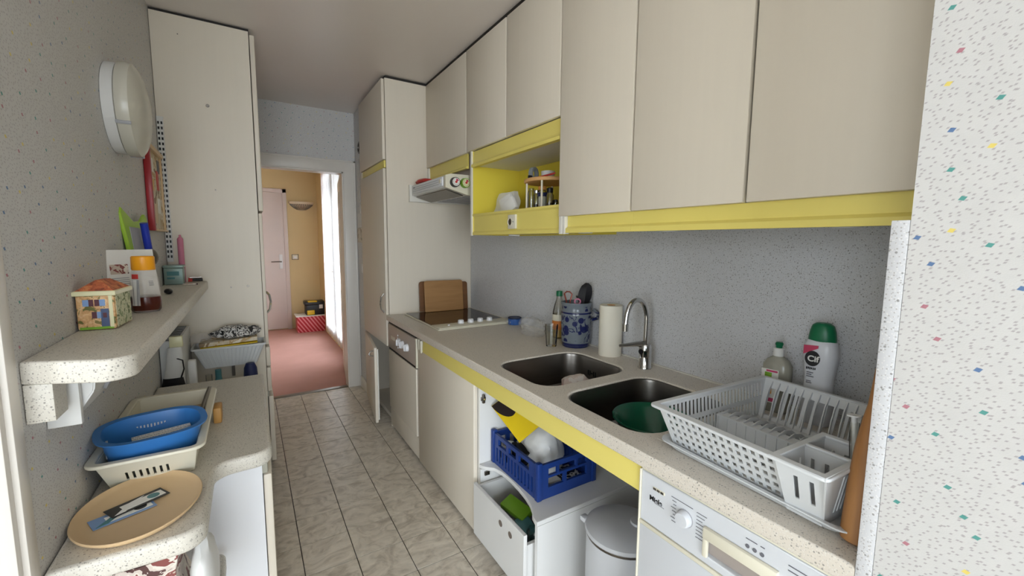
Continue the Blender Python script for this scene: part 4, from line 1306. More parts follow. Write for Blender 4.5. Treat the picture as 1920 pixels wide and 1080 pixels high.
def jar(name, lab, x, y, z, r, h, lid, lidm, fill=None, fm=None, band=None):
    t = thing(name, lab, 'jar', (x, y, z))
    obj('jar_glass', MB().lathe([(r * .9, 0), (r, .004), (r, h * .78), (r * .72, h * .9), (r * .72, h), (r * .62, h), (r * .62, h * .9), (r * .9, h * .76), (r * .9, .006), (.0001, .006)], (x, y, z), 24, cap1=False), 'clear', t)
    if fill: obj('contents', MB().lathe([(r * .86, .007), (r * .86, fill), (.0001, fill)], (x, y, z), 20), fm, t)
    if band: obj('band', MB().lathe([(r * 1.01, band[0]), (r * 1.02, band[1])], (x, y, z), 24, False, False), 'darkblue', t)
    if lid: obj('lid', MB().lathe([(r * .8, h - .004), (r * .84, h + lid * .8), (r * .6, h + lid), (.0001, h + lid)], (x, y, z), 20), lidm, t)


NT = NZ + .0245
jar('spice_jar', 'plain open glass jar on the lower tier of the spice stand', 1.275, 1.855, NT, .019, .105, 0, None, None, None)
jar('spice_jar', 'clear glass jar with dark flecks on the lower spice tier', 1.28, 1.815, NT, .018, .08, .012, 'chrome', .02, 'darkbrown')
jar('salt_jar', 'glass salt jar with a cork lid and dark blue band', 1.282, 1.768, NT, .025, .092, .016, 'cork', .055, 'salt', (.056, .074))
jar('spice_jar', 'glass spice jar with a wide black lid', 1.29, 1.715, NT, .02, .075, .02, 'black', .02, 'hinge')
jar('spice_jar', 'short dark jar at the edge of the lower spice tier', 1.31, 1.69, NT, .014, .028, .008, 'black', .02, 'black')
NU = NZ + .1725
tag(obj('tape_roll', MB().lathe([(.034, -.011), (.034, .011), (.023, .011), (.023, -.011), (.034, -.011)], n=32, cap0=False, cap1=False).xf(Matrix.Rotation(math.radians(90), 4, 'X') @ Matrix.Rotation(.4, 4, 'Y')), 'tape'), 'grey tape roll standing on the upper spice tier', 'tape').location = (1.295, 1.865, NU + .0345)
tag(obj('small_pot', MB().lathe([(.03, 0), (.034, .004), (.036, .042), (.033, .042), (.03, .006), (.0001, .005)], n=24), 'white'), 'small white pot on the upper spice tier', 'pot').location = (1.34, 1.80, NU)
tag(obj('red_peeler', MB().tube([(1.27, 1.83, NU + .005), (1.275, 1.78, NU + .006), (1.29, 1.70, NU + .012), (1.3, 1.685, NU + .016)], [.004, .005, .005, .003], 8), 'red'), 'thin red handled knife lying on the upper spice tier', 'knife')
tag(obj('black_clip', MB().box(-.012, .012, -.006, .006, 0, .022, .003), 'black'), 'small black clip in front of the tape roll', 'clip').location = (1.262, 1.85, NU)

# ------------------------------------------------------------------ left side
lt = thing('tall_cabinet', 'tall white cupboard with drilled side panel against the wallpapered wall', 'cabinet', (-.15, 3.16, 0))
obj('body', MB().box(XL + .002, .058, 2.826, 2.846, 0, 2.51).box(XL + .002, .058, 3.46, 3.48, 0, 2.51).box(XL + .002, XL + .02, 2.846, 3.46, .04, 2.51).box(XL + .02, .058, 2.846, 3.46, .04, .06).box(XL + .02, .058, 2.846, 3.46, 2.49, 2.51).box(XL + .02, .05, 2.846, 3.46, 1.52, 1.55), 'cab', lt)
pbox('top_gap', 'gap', lt, XL + .002, .06, 2.83, 3.47, 2.51, ZC - .003)
pbox('door', 'cab', lt, .062, .086, 2.83, 3.476, 1.548, 2.498, .005)
d = pbox('door', 'cab', lt, .06, .078, 2.834, 3.476, .77, 1.535, .004)
obj('handle', MB().tube([(.078, 2.87, .955), (.094, 2.87, .975), (.1, 2.87, 1.02), (.094, 2.87, 1.06), (.078, 2.87, 1.08)], .006), 'chrome', d)
pbox('drawer_front', 'cab', lt, .06, .082, 2.832, 3.476, .64, .755, .004)
pbox('drawer_front', 'cab', lt, .06, .082, 2.832, 3.476, .485, .63, .004)
pbox('door', 'cab', lt, .062, .088, 2.832, 3.476, .05, .455, .004)
pbox('grip_gap', 'sage', lt, .058, .066, 2.834, 3.476, .455, .485)
for x, z, r in ((-.144, 2.088, .009), (-.133, 1.651, .004), (-.01, 1.122, .006), (-.09, 1.118, .004), (-.25, 2.42, .003), (-.05, .9, .003)):
    obj('screw_hole', MB().cyl((x, 2.8265, z), (x, 2.824, z), r, r * .8, 12), 'hinge', lt)
rl = thing('shelf_rail', 'white slotted shelf rail in the corner by the tall cupboard', 'rail', (-.345, 2.815, 1.265))
slots = [(a * .012 - .004 + .0, .02 + k * .026, a * .012 + .004, .02 + k * .026 + .014) for k in range(27) for a in (0.55, 1.65)]
obj('channel', MB().panel((XL + .002, 2.818, 1.266), (XL + .029, 2.818, 1.266), (XL + .029, 2.818, 2.0), (XL + .002, 2.818, 2.0), slots, .003).box(XL + .002, XL + .004, 2.818, 2.825, 1.266, 2.0).box(XL + .027, XL + .029, 2.818, 2.825, 1.266, 2.0), 'white', rl)
pbox('channel_back', 'black', rl, XL + .004, XL + .027, 2.8235, 2.8255, 1.268, 1.998)

# picture frame
pf = thing('picture_frame', 'dark red framed picture hung below the wall lamp', 'picture', (XL + .01, 2.6, 1.42))
fy0, fy1, fz0, fz1 = 2.40, 2.79, 1.42, 1.80
pbox('frame_stile', 'redframe', pf, XL + .001, XL + .024, fy0, fy0 + .028, fz0, fz1, .003)
pbox('frame_stile', 'beige', pf, XL + .001, XL + .014, fy1 - .028, fy1, fz0, fz1, .003)
pbox('frame_rail', 'beige', pf, XL + .001, XL + .024, fy0 + .028, fy1 - .028, fz1 - .02, fz1, .003)
pbox('frame_rail', 'beige', pf, XL + .001, XL + .024, fy0 + .028, fy1 - .028, fz0, fz0 + .008, .002)
pbox('print', 'pic', pf, XL + .002, XL + .008, fy0 + .028, fy1 - .028, fz0 + .008, fz1 - .02)
for y, z, a, b, m in ((2.66, 1.66, .05, .09, 'red'), (2.52, 1.63, .05, .05, 'toolyel'), (2.66, 1.54, .06, .07, 'paper'), (2.53, 1.72, .06, .06, 'paper'), (2.55, 1.50, .07, .09, 'beige'), (2.70, 1.73, .05, .06, 'grey')):
    pbox('collage_piece', m, pf, XL + .008, XL + .0105, y - a / 2, y + a / 2, z - b / 2, z + b / 2)

# round wall lamp
wl = thing('wall_lamp', 'round opal white wall lamp above the shelf', 'lamp', (XL, 1.95, 1.815))
Ml = Matrix.Translation((XL, 1.95, 1.815)) @ Matrix.Rotation(math.radians(90), 4, 'Y')
obj('base', MB().lathe([(.143, .001), (.145, .03)], n=48).xf(Ml), 'white', wl)
obj('diffuser', MB().lathe([(.14, .028), (.15, .034), (.152, .052), (.149, .066), (.134, .076), (.1, .088), (.055, .096), (.0001, .099)], n=56).xf(Ml), 'lamp', wl)
for a in (.9, 3.6, 5.0):
    obj('clip', MB().box(-.005, .005, .138, .1555, .03, .068, .002).xf(Ml @ Matrix.Rotation(a, 4, 'Z')), 'lightgrey', wl)

# upper shelf
sh = thing('wall_shelf', 'pale speckled wall shelf with a bracket block on the left wall', 'shelf', (-.28, 1.9, 1.115))
sp_ = [(XL + .001, 1.10)]
for q in rrect(-.36, -.195, 1.045, 2.82, (.002, .002, .002, .045), 8)[-9:]: sp_.append(q)
sp_ += [(-.195, 2.815), (XL + .001, 2.815)]
obj('shelf_board', MB().plate([sp_], .044, Matrix.Translation((0, 0, 1.115)), .005), 'leftlam', sh)
pbox('bracket_block', 'leftlam', sh, XL + .001, -.322, 1.10, 1.165, 1.04, 1.1145, .002)
sb = thing('socket_box', 'white angled double socket box under the wall shelf', 'socket', (XL + .03, 1.27, 1.0))
pbox('mount', 'white', sb, XL + .001, XL + .052, 1.185, 1.20, .998, 1.108, .002)
obj('housing', MB().prism([(XL + .001, .99), (XL + .001, 1.105), (XL + .075, 1.105), (XL + .07, 1.06), (XL + .03, .995)], 'y', 1.205, 1.42, .003), 'white', sb)
obj('socket_face', MB().cyl((XL + .06, 1.36, 1.045), (XL + .066, 1.36, 1.042), .024, n=24), 'lightgrey', sb)

# left counter
lc = thing('side_counter', 'stepped pale speckled counter along the left wall', 'counter', (-.2, 1.7, .703))
poly = [(XL + .001, 1.088)]


def arc(cx, cy, r, a0, a1, n=8):
    return [(cx + r * math.cos(math.radians(a0 + (a1 - a0) * i / n)), cy + r * math.sin(math.radians(a0 + (a1 - a0) * i / n))) for i in range(n + 1)]


poly += arc(-.16, 1.138, .05, -90, 0)
poly += arc(-.06, 1.36, .05, 180, 90)
poly += [(-.03, 1.412)] + arc(-.02, 1.465, .053, -90, 0)
poly += [(.033, 2.295), (XL + .001, 2.295)]
obj('counter_board', MB().plate([poly], .045, Matrix.Translation((0, 0, .703)), .01), 'leftlam', lc)
lb2 = thing('low_cabinet', 'white low cabinet with rounded doors under the side counter', 'cabinet', (-.17, 1.9, 0))
obj('body', MB().box(XL + .002, .004, 1.50, 1.518, 0, .702).box(XL + .002, .004, 2.26, 2.28, 0, .702).box(XL + .002, XL + .02, 1.518, 2.26, .05, .702).box(XL + .02, .004, 1.518, 2.26, .05, .07), 'bright', lb2)
pbox('grip_profile', 'sage', lb2, .002, .02, 1.502, 2.28, .638, .70, .004)
for a, b in ((1.50, 1.885), (1.89, 2.28)):
    pbox('door', 'cab', lb2, .006, .03, a, b, .05, .635, .006)
ls = thing('lower_shelf', 'small grey rounded shelf under the narrow end of the counter', 'shelf', (-.23, 1.3, .41))
obj('shelf_board', MB().plate([[(XL + .001, 1.12)] + arc(-.13, 1.15, .03, -90, 0) + arc(-.135, 1.42, .035, 0, 90) + [(XL + .001, 1.455)]], .04, Matrix.Translation((0, 0, .41)), .006), 'leftlam', ls)
# bags under the counter
bg1 = thing('paper_bag', 'brown and cream printed paper bag on the lower shelf', 'bag', (-.24, 1.28, .45))
L = []
for k in range(6):
    f_ = k / 5
    L.append([V((-.245 + sx_ * (.075 + .012 * math.sin(5 * f_ + sx_)), 1.25 + sy_ * (.075 + .012 * math.cos(4 * f_)), .4505 + .2 * f_)) for sx_, sy_ in ((-1, -1), (0, -1.1), (1, -1), (1.1, 0), (1, 1), (0, 1), (-1, 1))])
obj('bag_body', MB().loft(L), 'brown', bg1)
tag(obj('plastic_sack', MB().blob((0, 0, 0), (.028, .06, .105), 8, .22, 14, 3, -.1), 'bagwhite', origin=(0, 0, 0)), 'white plastic sack squeezed beside the printed paper bag', 'bag').location = (-.128, 1.21, .555)

# tray with cards
ty = thing('serving_tray', 'beige oval tray lying on the narrow end of the counter', 'tray', (-.243, 1.262, .7485))
obj('tray_dish', MB().lathe([(.82, 0), (.9, .002), (.985, .012), (1.0, .016), (.985, .018), (.95, .013), (.88, .0075), (.0001, .006)], (-.243, 1.248, .7485), 64, sx=.117, sy=.152), 'beige', ty)
for (x, y, a, z, m, lb) in ((-.272, 1.235, .0, .7565, 'shutter', 'pale blue printed leaflet lying on the oval tray'), (-.252, 1.268, .12, .759, 'black', 'dark printed leaflet lying across the pale one on the tray')):
    t = thing('leaflet', lb, 'leaflet', (x, y, z), (0, 0, .42 + a))
    pbox('card', m, t, -.055, .055, -.024, .024, 0, .001, world=False)
    pbox('print', 'paper', t, -.03, .05, -.016, .012, .001, .0014, world=False)
    obj('emblem', MB().lathe([(.012, .0014), (.012, .0018)], (.03, -.002, 0), 20), 'black' if m != 'black' else 'tealdark', t, False)
    obj('swoosh', MB().plate([[(-.05, -.02), (-.01, .012), (.02, .018), (-.0, .004), (-.03, -.02)]], .0004, Matrix.Translation((0, 0, .0014))), 'tealdark' if m != 'black' else 'paper', t, False)


def basket(t, c, bw, bd, tw, td, h, m, slots, rimw=.018):
    x, y, z = c
    b = [(x - bw, y - bd), (x + bw, y - bd), (x + bw, y + bd), (x - bw, y + bd)]
    q = [(x - tw, y - td), (x + tw, y - td), (x + tw, y + td), (x - tw, y + td)]
    for i, nm in enumerate(('near_panel', 'side_panel', 'far_panel', 'side_panel')):
        j = (i + 1) % 4
        L = (V(b[j]) - V(b[i])).length
        hs = [(L * .2 + k * .0135, h * .25, L * .2 + k * .0135 + .0055, h * .62) for k in range(int(L * .6 / .0135))] if slots else []
        obj(nm, MB().panel((*b[i], z), (*b[j], z), (*q[j], z + h), (*q[i], z + h), hs, .003), m, t)
    obj('bottom_panel', MB().plate([rrect(x - bw, x + bw, y - bd, y + bd, .008)], .003, Matrix.Translation((0, 0, z))), m, t)
    obj('rim', MB().plate([rrect(x - tw - rimw, x + tw + rimw, y - td - rimw, y + td + rimw, .035), rrect(x - tw, x + tw, y - td, y + td, .015)], .009, Matrix.Translation((0, 0, z + h - .004)), .003), m, t)


wb = thing('plastic_basket', 'white slotted plastic basket on the side counter', 'basket', (-.238, 1.585, .749))
basket(wb, (-.241, 1.595, .749), .085, .195, .099, .25, .088, 'cream', True, .02)
bb = thing('plastic_basket', 'blue oval plastic basket sitting inside the white basket', 'basket', (-.243, 1.452, .799), (math.radians(4), 0, math.radians(12)))
lpb = []
for sx_, sy_, z in ((.080, .062, 0), (.088, .07, .006), (.1, .083, .075), (.112, .095, .08), (.113, .096, .084), (.098, .081, .083), (.084, .066, .008), (.02, .02, .007)):
    lpb.append(squircle(sx_ * 1.05, sy_, z, (0, 0, 0), 36, 2.8))
obj('bowl', MB().loft(lpb), 'bluebasket', bb, False)
for k in range(12):
    pbox('slot_bar', 'rack', bb, -.04 + k * .0075, -.0365 + k * .0075, .0735, .0785, .03, .055, world=False)
for k in range(8):
    pbox('slot_bar', 'rack', bb, -.096, -.091, -.03 + k * .0075, -.0265 + k * .0075, .03, .055, world=False)
o = tag(obj('booklet', MB().box(-.065, .065, -.03, .03, 0, .006, .001), 'print'), 'printed white booklet lying in the blue basket', 'booklet')
o.location = (-.225, 1.468, .826); o.rotation_euler = (.55, 0, .3)
o = tag(obj('leaflet_stack', MB().box(-.085, .085, -.1, .1, 0, .02, .002), 'pic'), 'stack of papers lying in the white basket', 'papers')
o.location = (-.238, 1.70, .795); o.rotation_euler = (-.12, 0, .05)
o = tag(obj('food_packet', MB().box(-.035, .035, -.06, .06, 0, .01, .003), 'red'), 'red and white food packet on the papers in the white basket', 'packet')
o.location = (-.2, 1.67, .822); o.rotation_euler = (-.1, 0, .5)
o = tag(obj('knife', MB().box(-.006, .006, -.1, .1, 0, .003, .001), 'steel'), 'thin steel knife propped in the corner of the white basket', 'knife')
o.location = (-.152, 1.74, .83); o.rotation_euler = (.2, 0, -.1)
tag(obj('bamboo_block', MB().box(-.012, .012, -.035, .035, 0, .055, .005), 'bamboo', origin=(0, 0, 0)), 'small bamboo block standing behind the white basket', 'block').location = (-.118, 1.76, .7485)

# ------------------------------------------------------------------ upper shelf objects (z = 1.159)
SZ = 1.1595
th_ = thing('house_tin', 'storage tin printed and shaped like a stone cottage with red roof', 'tin', (-.318, 1.46, SZ), (0, 0, math.radians(-4)))
hw_, hd_, hh_ = .036, .062, .088
obj('tin_body', MB().box(-hw_, hw_, -hd_, hd_, 0, hh_, .006), 'tinwall', th_, False)
pbox('side_print', 'tingreen', th_, hw_ - .001, hw_ + .0006, -hd_ + .008, hd_ - .008, .004, hh_ - .004, world=False)
pbox('corner_print', 'tincream', th_, hw_ - .011, hw_ - .004, -hd_ - .0006, -hd_ + .001, .006, hh_ - .004, world=False)
pbox('grass_print', 'lily', th_, -hw_ + .005, hw_ - .005, -hd_ - .0005, -hd_ + .001, .002, .008, world=False)
rf = obj('lid', MB().loft([[V((a * (hw_ + e_), b * (hd_ + e_), z)) for a, b in ((-1, -1), (1, -1), (1, 1), (-1, 1))] for e_, z in ((.001, hh_ - .004), (.0035, hh_ - .003), (.0035, hh_ + .006), (.001, hh_ + .008))]), 'tincream', th_, False)
obj('roof', MB().loft([[V((a * hw_, b * hd_, hh_ + .0075)) for a, b in ((-1, -1), (1, -1), (1, 1), (-1, 1))], [V((a * .006, b * .03, hh_ + .032)) for a, b in ((-1, -1), (1, -1), (1, 1), (-1, 1))]]), 'tinroof', rf, False)
for x, z, w_, h_, m in ((-.017, .067, .0055, .008, 'shutter'), (.013, .067, .0055, .008, 'shutter'), (-.0075, .067, .0045, .008, 'tinpane'), (.0035, .067, .0045, .008, 'tinpane'), (-.003, .037, .0045, .008, 'tinpane'), (.006, .037, .004, .008, 'shutter'), (.0165, .03, .0075, .022, 'tindoor'), (.0165, .036, .0035, .006, 'tinpane')):
    pbox('window_print' if m != 'tindoor' else 'door_print', m, th_, x - w_, x + w_, -hd_ - .0008 - (.0004 if (m == 'tinpane' and h_ == .006) else 0), -hd_ + .001, z - h_, z + h_, world=False)
cardt = thing('photo_card', 'white card with a small photo and text leaning behind the syrup bottle', 'card', (-.307, 1.765, SZ), (math.radians(-6), 0, math.atan2(.133, .099)))
pbox('card', 'paper', cardt, -.083, .083, -.001, .001, 0, .19, world=False)
pbox('photo_print', 'brown', cardt, -.066, -.01, -.0016, -.0009, .115, .145, .0, world=False)
for k in range(4): pbox('text_line', 'lightgrey', cardt, -.066, -.012, -.0014, -.0009, .083 + k * .006, .0855 + k * .006, world=False)
for k in range(4): pbox('text_line', 'grey', cardt, .05, .066, -.0014, -.0009, .07 + k * .0045, .0725 + k * .0045, world=False)
pbox('text_line', 'grey', cardt, .055, .068, -.0014, -.0009, .012, .015, world=False)
sb_ = thing('syrup_bottle', 'clear squeeze bottle of brown syrup with an orange cap on the shelf', 'bottle', (-.276, 1.70, SZ))
bc_ = (-.276, 1.70, SZ)
obj('bottle_body', MB().lathe([(.032, 0), (.036, .006), (.0375, .03), (.036, .08), (.031, .118), (.028, .13), (.0001, .13)], bc_), 'milky', sb_)
obj('syrup', MB().lathe([(.0325, .001), (.0366, .007), (.0381, .03), (.0374, .046), (.034, .048), (.0001, .048)], bc_), 'syrup', sb_)
obj('cap', MB().lathe([(.0275, .128), (.029, .131), (.0285, .168), (.026, .171), (.0001, .171)], bc_), 'orange', sb_)
ang = math.atan2(-1.70, .276)
la = MB()
for (z0_, z1_, a0, a1, m) in ((.022, .1, -.95, -.35, 'print'), (.103, .117, -.95, -.4, 'red')):
    L = []
    for zz in (z0_, z1_):
        rr_ = .0384 if zz < .09 else .0372 if zz < .101 else .0352 if zz < .11 else .0345
        L.append([V((bc_[0] + rr_ * math.cos(ang + a0 + (a1 - a0) * i / 8), bc_[1] + rr_ * math.sin(ang + a0 + (a1 - a0) * i / 8), SZ + zz)) for i in range(9)])
    obj('label', MB().loft(L, False, False, False), m, sb_)
gb = thing('green_board', 'lime green plastic holder with a white inset leaning on the wall', 'holder', (XL + .03, 2.05, SZ), (0, math.radians(-4.5), math.radians(-5)))
prof = [(-.1, 0), (.1, 0), (.115, .2), (.135, .305), (.12, .318), (.06, .29), (-.02, .285), (-.09, .315), (-.125, .33), (-.14, .31), (-.115, .2)]
Mg = Matrix(((0, 0, 1, 0), (1, 0, 0, 0), (0, 1, 0, 0), (0, 0, 0, 1)))
obj('frame', MB().plate([prof], .012, Mg, .004), 'lime', gb, False)
obj('inset', MB().plate([[(-.07, .02), (.09, .02), (.1, .24), (.03, .262), (-.085, .265)]], .002, Matrix.Translation((.0125, 0, 0)) @ Mg), 'lightgrey', gb, False)
tag(obj('marker_pen', MB().tube([(XL + .048, 2.06, 1.335), (XL + .044, 2.03, 1.44)], .012, 12), 'deepblue'), 'blue marker clipped to the lime green holder', 'pen')
tag(obj('grey_clip', MB().blob((XL + .058, 2.04, 1.315), (.018, .035, .03), 3, .15, 20, 3), 'hinge'), 'grey round magnet clip on the lime green holder', 'clip')
tt = thing('small_tin', 'small grey teal hinged tin at the far end of the shelf', 'tin', (-.318, 2.68, SZ))
pbox('tin_body', 'teal', tt, -.356, -.28, 2.64, 2.72, SZ, SZ + .082, .005)
pbox('lid', 'teal', tt, -.358, -.278, 2.638, 2.722, SZ + .082, SZ + .096, .004)
pbox('label_print', 'tealdark', tt, -.343, -.295, 2.6385, 2.6405, SZ + .045, SZ + .066)
pbox('label_print', 'tealdark', tt, -.343, -.313, 2.6385, 2.6405, SZ + .028, SZ + .037)
tag(obj('candle', MB().lathe([(.013, 0), (.013, .225), (.009, .232), (.005, .235), (.005, .246), (.0001, .247)], n=16), 'pink'), 'tall pink candle standing behind the small tin', 'candle').location = (-.296, 2.775, SZ)
lg_ = thing('lighter', 'red and black gas lighter lying at the end of the shelf', 'lighter', (-.24, 2.75, SZ))
obj('barrel', MB().cyl((-.262, 2.75, SZ + .012), (-.212, 2.757, SZ + .012), .008), 'black', lg_)
obj('handle', MB().cyl((-.272, 2.748, SZ + .014), (-.255, 2.75, SZ + .012), .011, .009), 'red', lg_)
obj('tip', MB().cyl((-.265, 2.74, SZ + .026), (-.215, 2.748, SZ + .026), .005), 'chrome', lg_)
tag(obj('pocket_knife', MB().box(-.03, .03, -.006, .006, 0, .007, .002), 'brown', origin=(0, 0, 0)), 'dark pocket knife lying before the small tin', 'knife').location = (-.25, 2.60, SZ)
tag(obj('black_magnet', MB().blob((0, 0, 0), (.014, .018, .011), 2, .2, 30, 3, -.0105), 'black', origin=(0, 0, 0)), 'small black lump lying behind the photo card', 'magnet').location = (-.285, 2.2, SZ + .011)

# ------------------------------------------------------------------ gap between counter and tall cupboard
he = thing('convector_heater', 'slim white convector heater with a black top grille on the left wall', 'heater', (XL + .035, 2.58, .3))
pbox('casing', 'white', he, XL + .002, -.285, 2.40, 2.80, .3, .925, .006)
pbox('grille', 'black', he, XL + .012, -.297, 2.42, 2.78, .9245, .928)
for k in range(9):
    pbox('grille_bar', 'lightgrey', he, XL + .012, -.297, 2.425 + k * .04, 2.431 + k * .04, .926, .931)
om = thing('oven_mitt', 'black and white oven mitt hanging on the heater corner', 'oven mitt', (-.3, 2.385, .7))
L = []
for f_, wd, dz in ((0, .05, 0), (.3, .052, 0), (.6, .046, 0), (1, .038, 0)):
    L.append([V((-.315 + wd * math.cos(a) * .95, 2.378 + .012 * math.sin(a), .64 + .12 * f_)) for a in [i * math.pi / 6 for i in range(12)]])
obj('cuff', MB().loft(L), 'black', om)
L = []
for f_, wd in ((0, .036), (.4, .028), (.7, .03), (1, .024)):
    L.append([V((-.312 + .01 * f_ + wd * math.cos(a), 2.376 + .011 * math.sin(a), .76 + .14 * f_)) for a in [i * math.pi / 6 for i in range(12)]])
obj('hand', MB().loft(L), 'bagwhite', om)
obj('loop', MB().tube([(-.30, 2.37, .85), (-.275, 2.36, .84), (-.272, 2.36, .80), (-.285, 2.365, .76)], .003), 'black', om)
tag(obj('sachet', MB().box(-.024, .024, -.012, .012, 0, .05, .004), 'tincream'), 'cream sachet tucked on top of the oven mitt', 'packet').location = (-.295, 2.376, .9)
tag(obj('white_block', MB().box(-.016, .016, -.02, .02, 0, .47, .006), 'white', origin=(0, 0, 0)), 'narrow white post standing beside the convector heater', 'post').location = (-.258, 2.52, .33)
bk = thing('hanging_basket', 'white ribbed plastic basket bracketed on the tall cupboard side', 'basket', (-.11, 2.74, .70))
x0, x1, y0, y1 = -.27, .055, 2.655, 2.815
L = []
for k, z in ((.045, .705), (.04, .712), (.004, .81), (-.006, .812), (-.006, .82), (.004, .82), (.04, .72)):
    L.append([V((px, py, z)) for px, py in rrect(x0 + k, x1 - k, y0 + min(k, .03), y1 - max(k * .2, 0), .014, 4)])
obj('tub', MB().loft(L), 'rack', bk)
for k in range(16):
    f_ = (k + .5) / 16
    xa, xb = x0 + .05 + (x1 - x0 - .10) * f_, x0 + .012 + (x1 - x0 - .024) * f_
    obj('rib', MB().tube([(xa, y0 + .032, .712), (xb, y0 + .004, .806)], .0028, 6), 'rack', bk)
pbox('bracket', 'hinge', bk, -.11, -.095, 2.79, 2.8255, .62, .705)
o = tag(obj('paper_stack', MB().box(-.13, .13, -.065, .065, 0, .02, .001), 'pic'), 'stack of beige papers lying in the hanging basket', 'papers'); o.location = (-.11, 2.735, .829); o.rotation_euler = (0, -.05, 0)
o = tag(obj('yellow_folder', MB().box(-.13, .125, -.07, .066, 0, .004, .001), 'yellowmat'), 'thin yellow folder under the papers in the hanging basket', 'folder'); o.location = (-.105, 2.73, .8205); o.rotation_euler = (0, -.03, 0)
tag(obj('scarf', MB().blob((0, 0, 0), (.115, .06, .034), 6, .4, 16, 4, -.02), 'scarf', origin=(0, 0, 0)), 'bunched black and white patterned scarf on the hanging basket', 'scarf').location = (-.075, 2.74, .876)
tag(obj('film_bag', MB().blob((0, 0, 0), (.05, .045, .028), 12, .35, 16, 3, -.02), 'film', origin=(0, 0, 0)), 'clear plastic bag crumpled beside the patterned scarf', 'bag').location = (-.235, 2.735, .868)
bt = thing('spray_bottle', 'dark blue capped bottle standing below the hanging basket', 'bottle', (-.02, 2.62, 0))
obj('bottle_body', MB().lathe([(.036, .0), (.038, .01), (.038, .6), (.034, .64)], (-.02, 2.62, 0)), 'darkblue', bt)
obj('cap', MB().lathe([(.034, .64), (.03, .70), (.02, .725), (.0001, .728)], (-.02, 2.62, 0)), 'darkblue', bt)
for k, (x, m, lb) in enumerate(((-.2, 'clearplastic', 'clear empty bottle below the hanging basket near the heater'), (-.165, 'tealdark', 'dull green bottle neck below the hanging basket'))):
    tag(obj('empty_bottle', MB().lathe([(.035, 0), (.036, .45), (.03, .55), (.014, .66), (.014, .70), (.0001, .70)], n=20), m, origin=(0, 0, 0)), lb, 'bottle').location = (x + .0, 2.58 + .08 * k, 0)

# ------------------------------------------------------------------ far strip wall and hall things
vr = thing('wall_vent', 'round dark vent ring on the wall strip beside the tall larder', 'vent', (.868, 3.86, 2.18))
obj('ring', MB().lathe([(.05, 0), (.05, .02), (.036, .022), (.034, .004)], n=32, cap1=False).xf(Matrix.Translation((.868, 3.86, 2.18)) @ Matrix.Rotation(math.radians(-90), 4, 'Y')), 'hinge', vr)
obj('core', MB().cyl((.8675, 3.86, 2.18), (.86, 3.86, 2.18), .035, n=28), 'black', vr)
cl = thing('wall_calendar', 'faded wall calendar hung beside the doorway', 'calendar', (.865, 3.95, 1.37))
pbox('picture_sheet', 'calendar', cl, .862, .8675, 3.88, 4.07, 1.37, 1.5, .0)
pbox('date_sheet', 'print', cl, .863, .8675, 3.88, 4.07, 1.505, 1.63)
obj('cord', MB().tube([(.865, 3.93, 1.63), (.865, 3.935, 1.85), (.865, 3.94, 2.1)], .003, 6), 'hinge', cl)
sw = thing('light_switch', 'white light switch plate beside the doorway', 'switch', (.866, 3.88, 1.15))
pbox('plate', 'white', sw, .858, .8678, 3.84, 3.92, 1.10, 1.18, .003)
pbox('rocker', 'bright', sw, .854, .859, 3.862, 3.898, 1.12, 1.16, .002)
hl = thing('hall_wall_lamp', 'fluted half-bowl plaster lamp on the yellow hall wall', 'lamp', (.737, HY, 1.86))
L = []
for r_, z in ((.03, 1.845), (.085, 1.87), (.13, 1.905), (.165, 1.945), (.178, 1.965), (.178, 1.978), (.165, 1.978), (.12, 1.93)):
    L.append([V((.737 + r_ * math.cos(math.pi * i / 28) * -1, HY - .001 - r_ * .62 * math.sin(math.pi * i / 28), z)) for i in range(29)])
obj('bowl', MB().loft(L, True, True), 'plaster', hl)
for i in range(1, 18):
    a = math.pi * i / 18
    P_ = [V((.737 - r_ * math.cos(a), HY - .001 - r_ * .62 * math.sin(a), z)) for r_, z in ((.06, 1.861), (.109, 1.888), (.146, 1.92), (.165, 1.942))]
    obj('flute', MB().tube(P_, .006, 6), 'hinge', hl)
hs_ = thing('hall_socket', 'square framed switch plate on the yellow hall wall', 'switch', (.62, HY, 1.125))
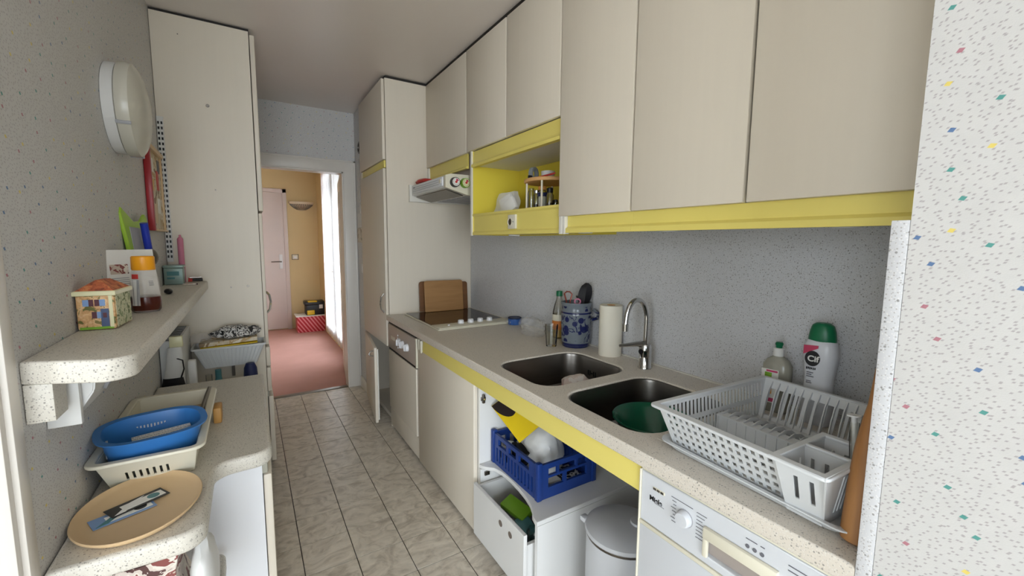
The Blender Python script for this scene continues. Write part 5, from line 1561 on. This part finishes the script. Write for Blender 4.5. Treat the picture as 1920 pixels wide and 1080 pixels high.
pbox('frame', 'hinge', hs_, .573, .668, HY - .008, HY - .0005, 1.085, 1.168, .003)
pbox('plate', 'cream', hs_, .582, .659, HY - .012, HY - .007, 1.093, 1.16, .003)
pbox('rocker', 'bright', hs_, .6, .641, HY - .016, HY - .011, 1.105, 1.135, .002)
rb = thing('cardboard_box', 'red and white striped cardboard box on the hall carpet', 'box', (.78, 7.1, 0))
pbox('carton', 'boxred', rb, .575, .972, 6.97, 7.28, .001, .24, .004)
pbox('lid_flap', 'paper', rb, .56, .972, 6.96, 7.29, .24, .252, .002)
tb = thing('tool_box', 'black and yellow plastic toolbox on the striped cardboard box', 'toolbox', (.83, 7.1, .253))
pbox('case', 'black', tb, .70, .965, 7.0, 7.2, .253, .42, .015)
pbox('lid', 'black', tb, .685, .968, 6.99, 7.21, .40, .46, .015)
pbox('end_guard', 'toolyel', tb, .715, .82, 6.985, 7.0, .26, .33, .008)
pbox('handle', 'toolyel', tb, .73, .86, 6.992, 7.1, .445, .468, .006)
pbox('badge', 'paper', tb, .885, .935, 6.985, 6.991, .35, .41)
cu_ = thing('curtain', 'pale pink curtain hanging beside the hall window', 'curtain', (.93, 6.7, 0))
L = []
for z in (.08, 1.2, 2.42):
    L.append([V((.955 + .018 * math.sin(i * 1.3), 6.58 + .012 * i * (1 if z > .5 else 1.1), z)) for i in range(16)] + [V((.962 + .018 * math.sin(i * 1.3), 6.58 + .012 * i * (1 if z > .5 else 1.1), z)) for i in reversed(range(16))])
obj('drape', MB().loft(L), 'curtain', cu_)
obj('rod', MB().cyl((.955, 5.2, 2.43), (.955, 6.9, 2.43), .01), 'white', cu_)

vo = thing('net_curtain', 'sheer white net curtain hanging in front of the hall window', 'curtain', (.93, 5.8, 0))
L = []
for z in (.06, 1.2, 2.41):
    L.append([V((.93 + .012 * math.sin(i * .9), 5.0 + .0256 * i, z)) for i in range(62)])
obj('voile', MB().loft(L, False, False, False), 'voile', vo)
obj('voile_rod', MB().cyl((.93, 4.95, 2.415), (.93, 6.62, 2.415), .007), 'white', vo)
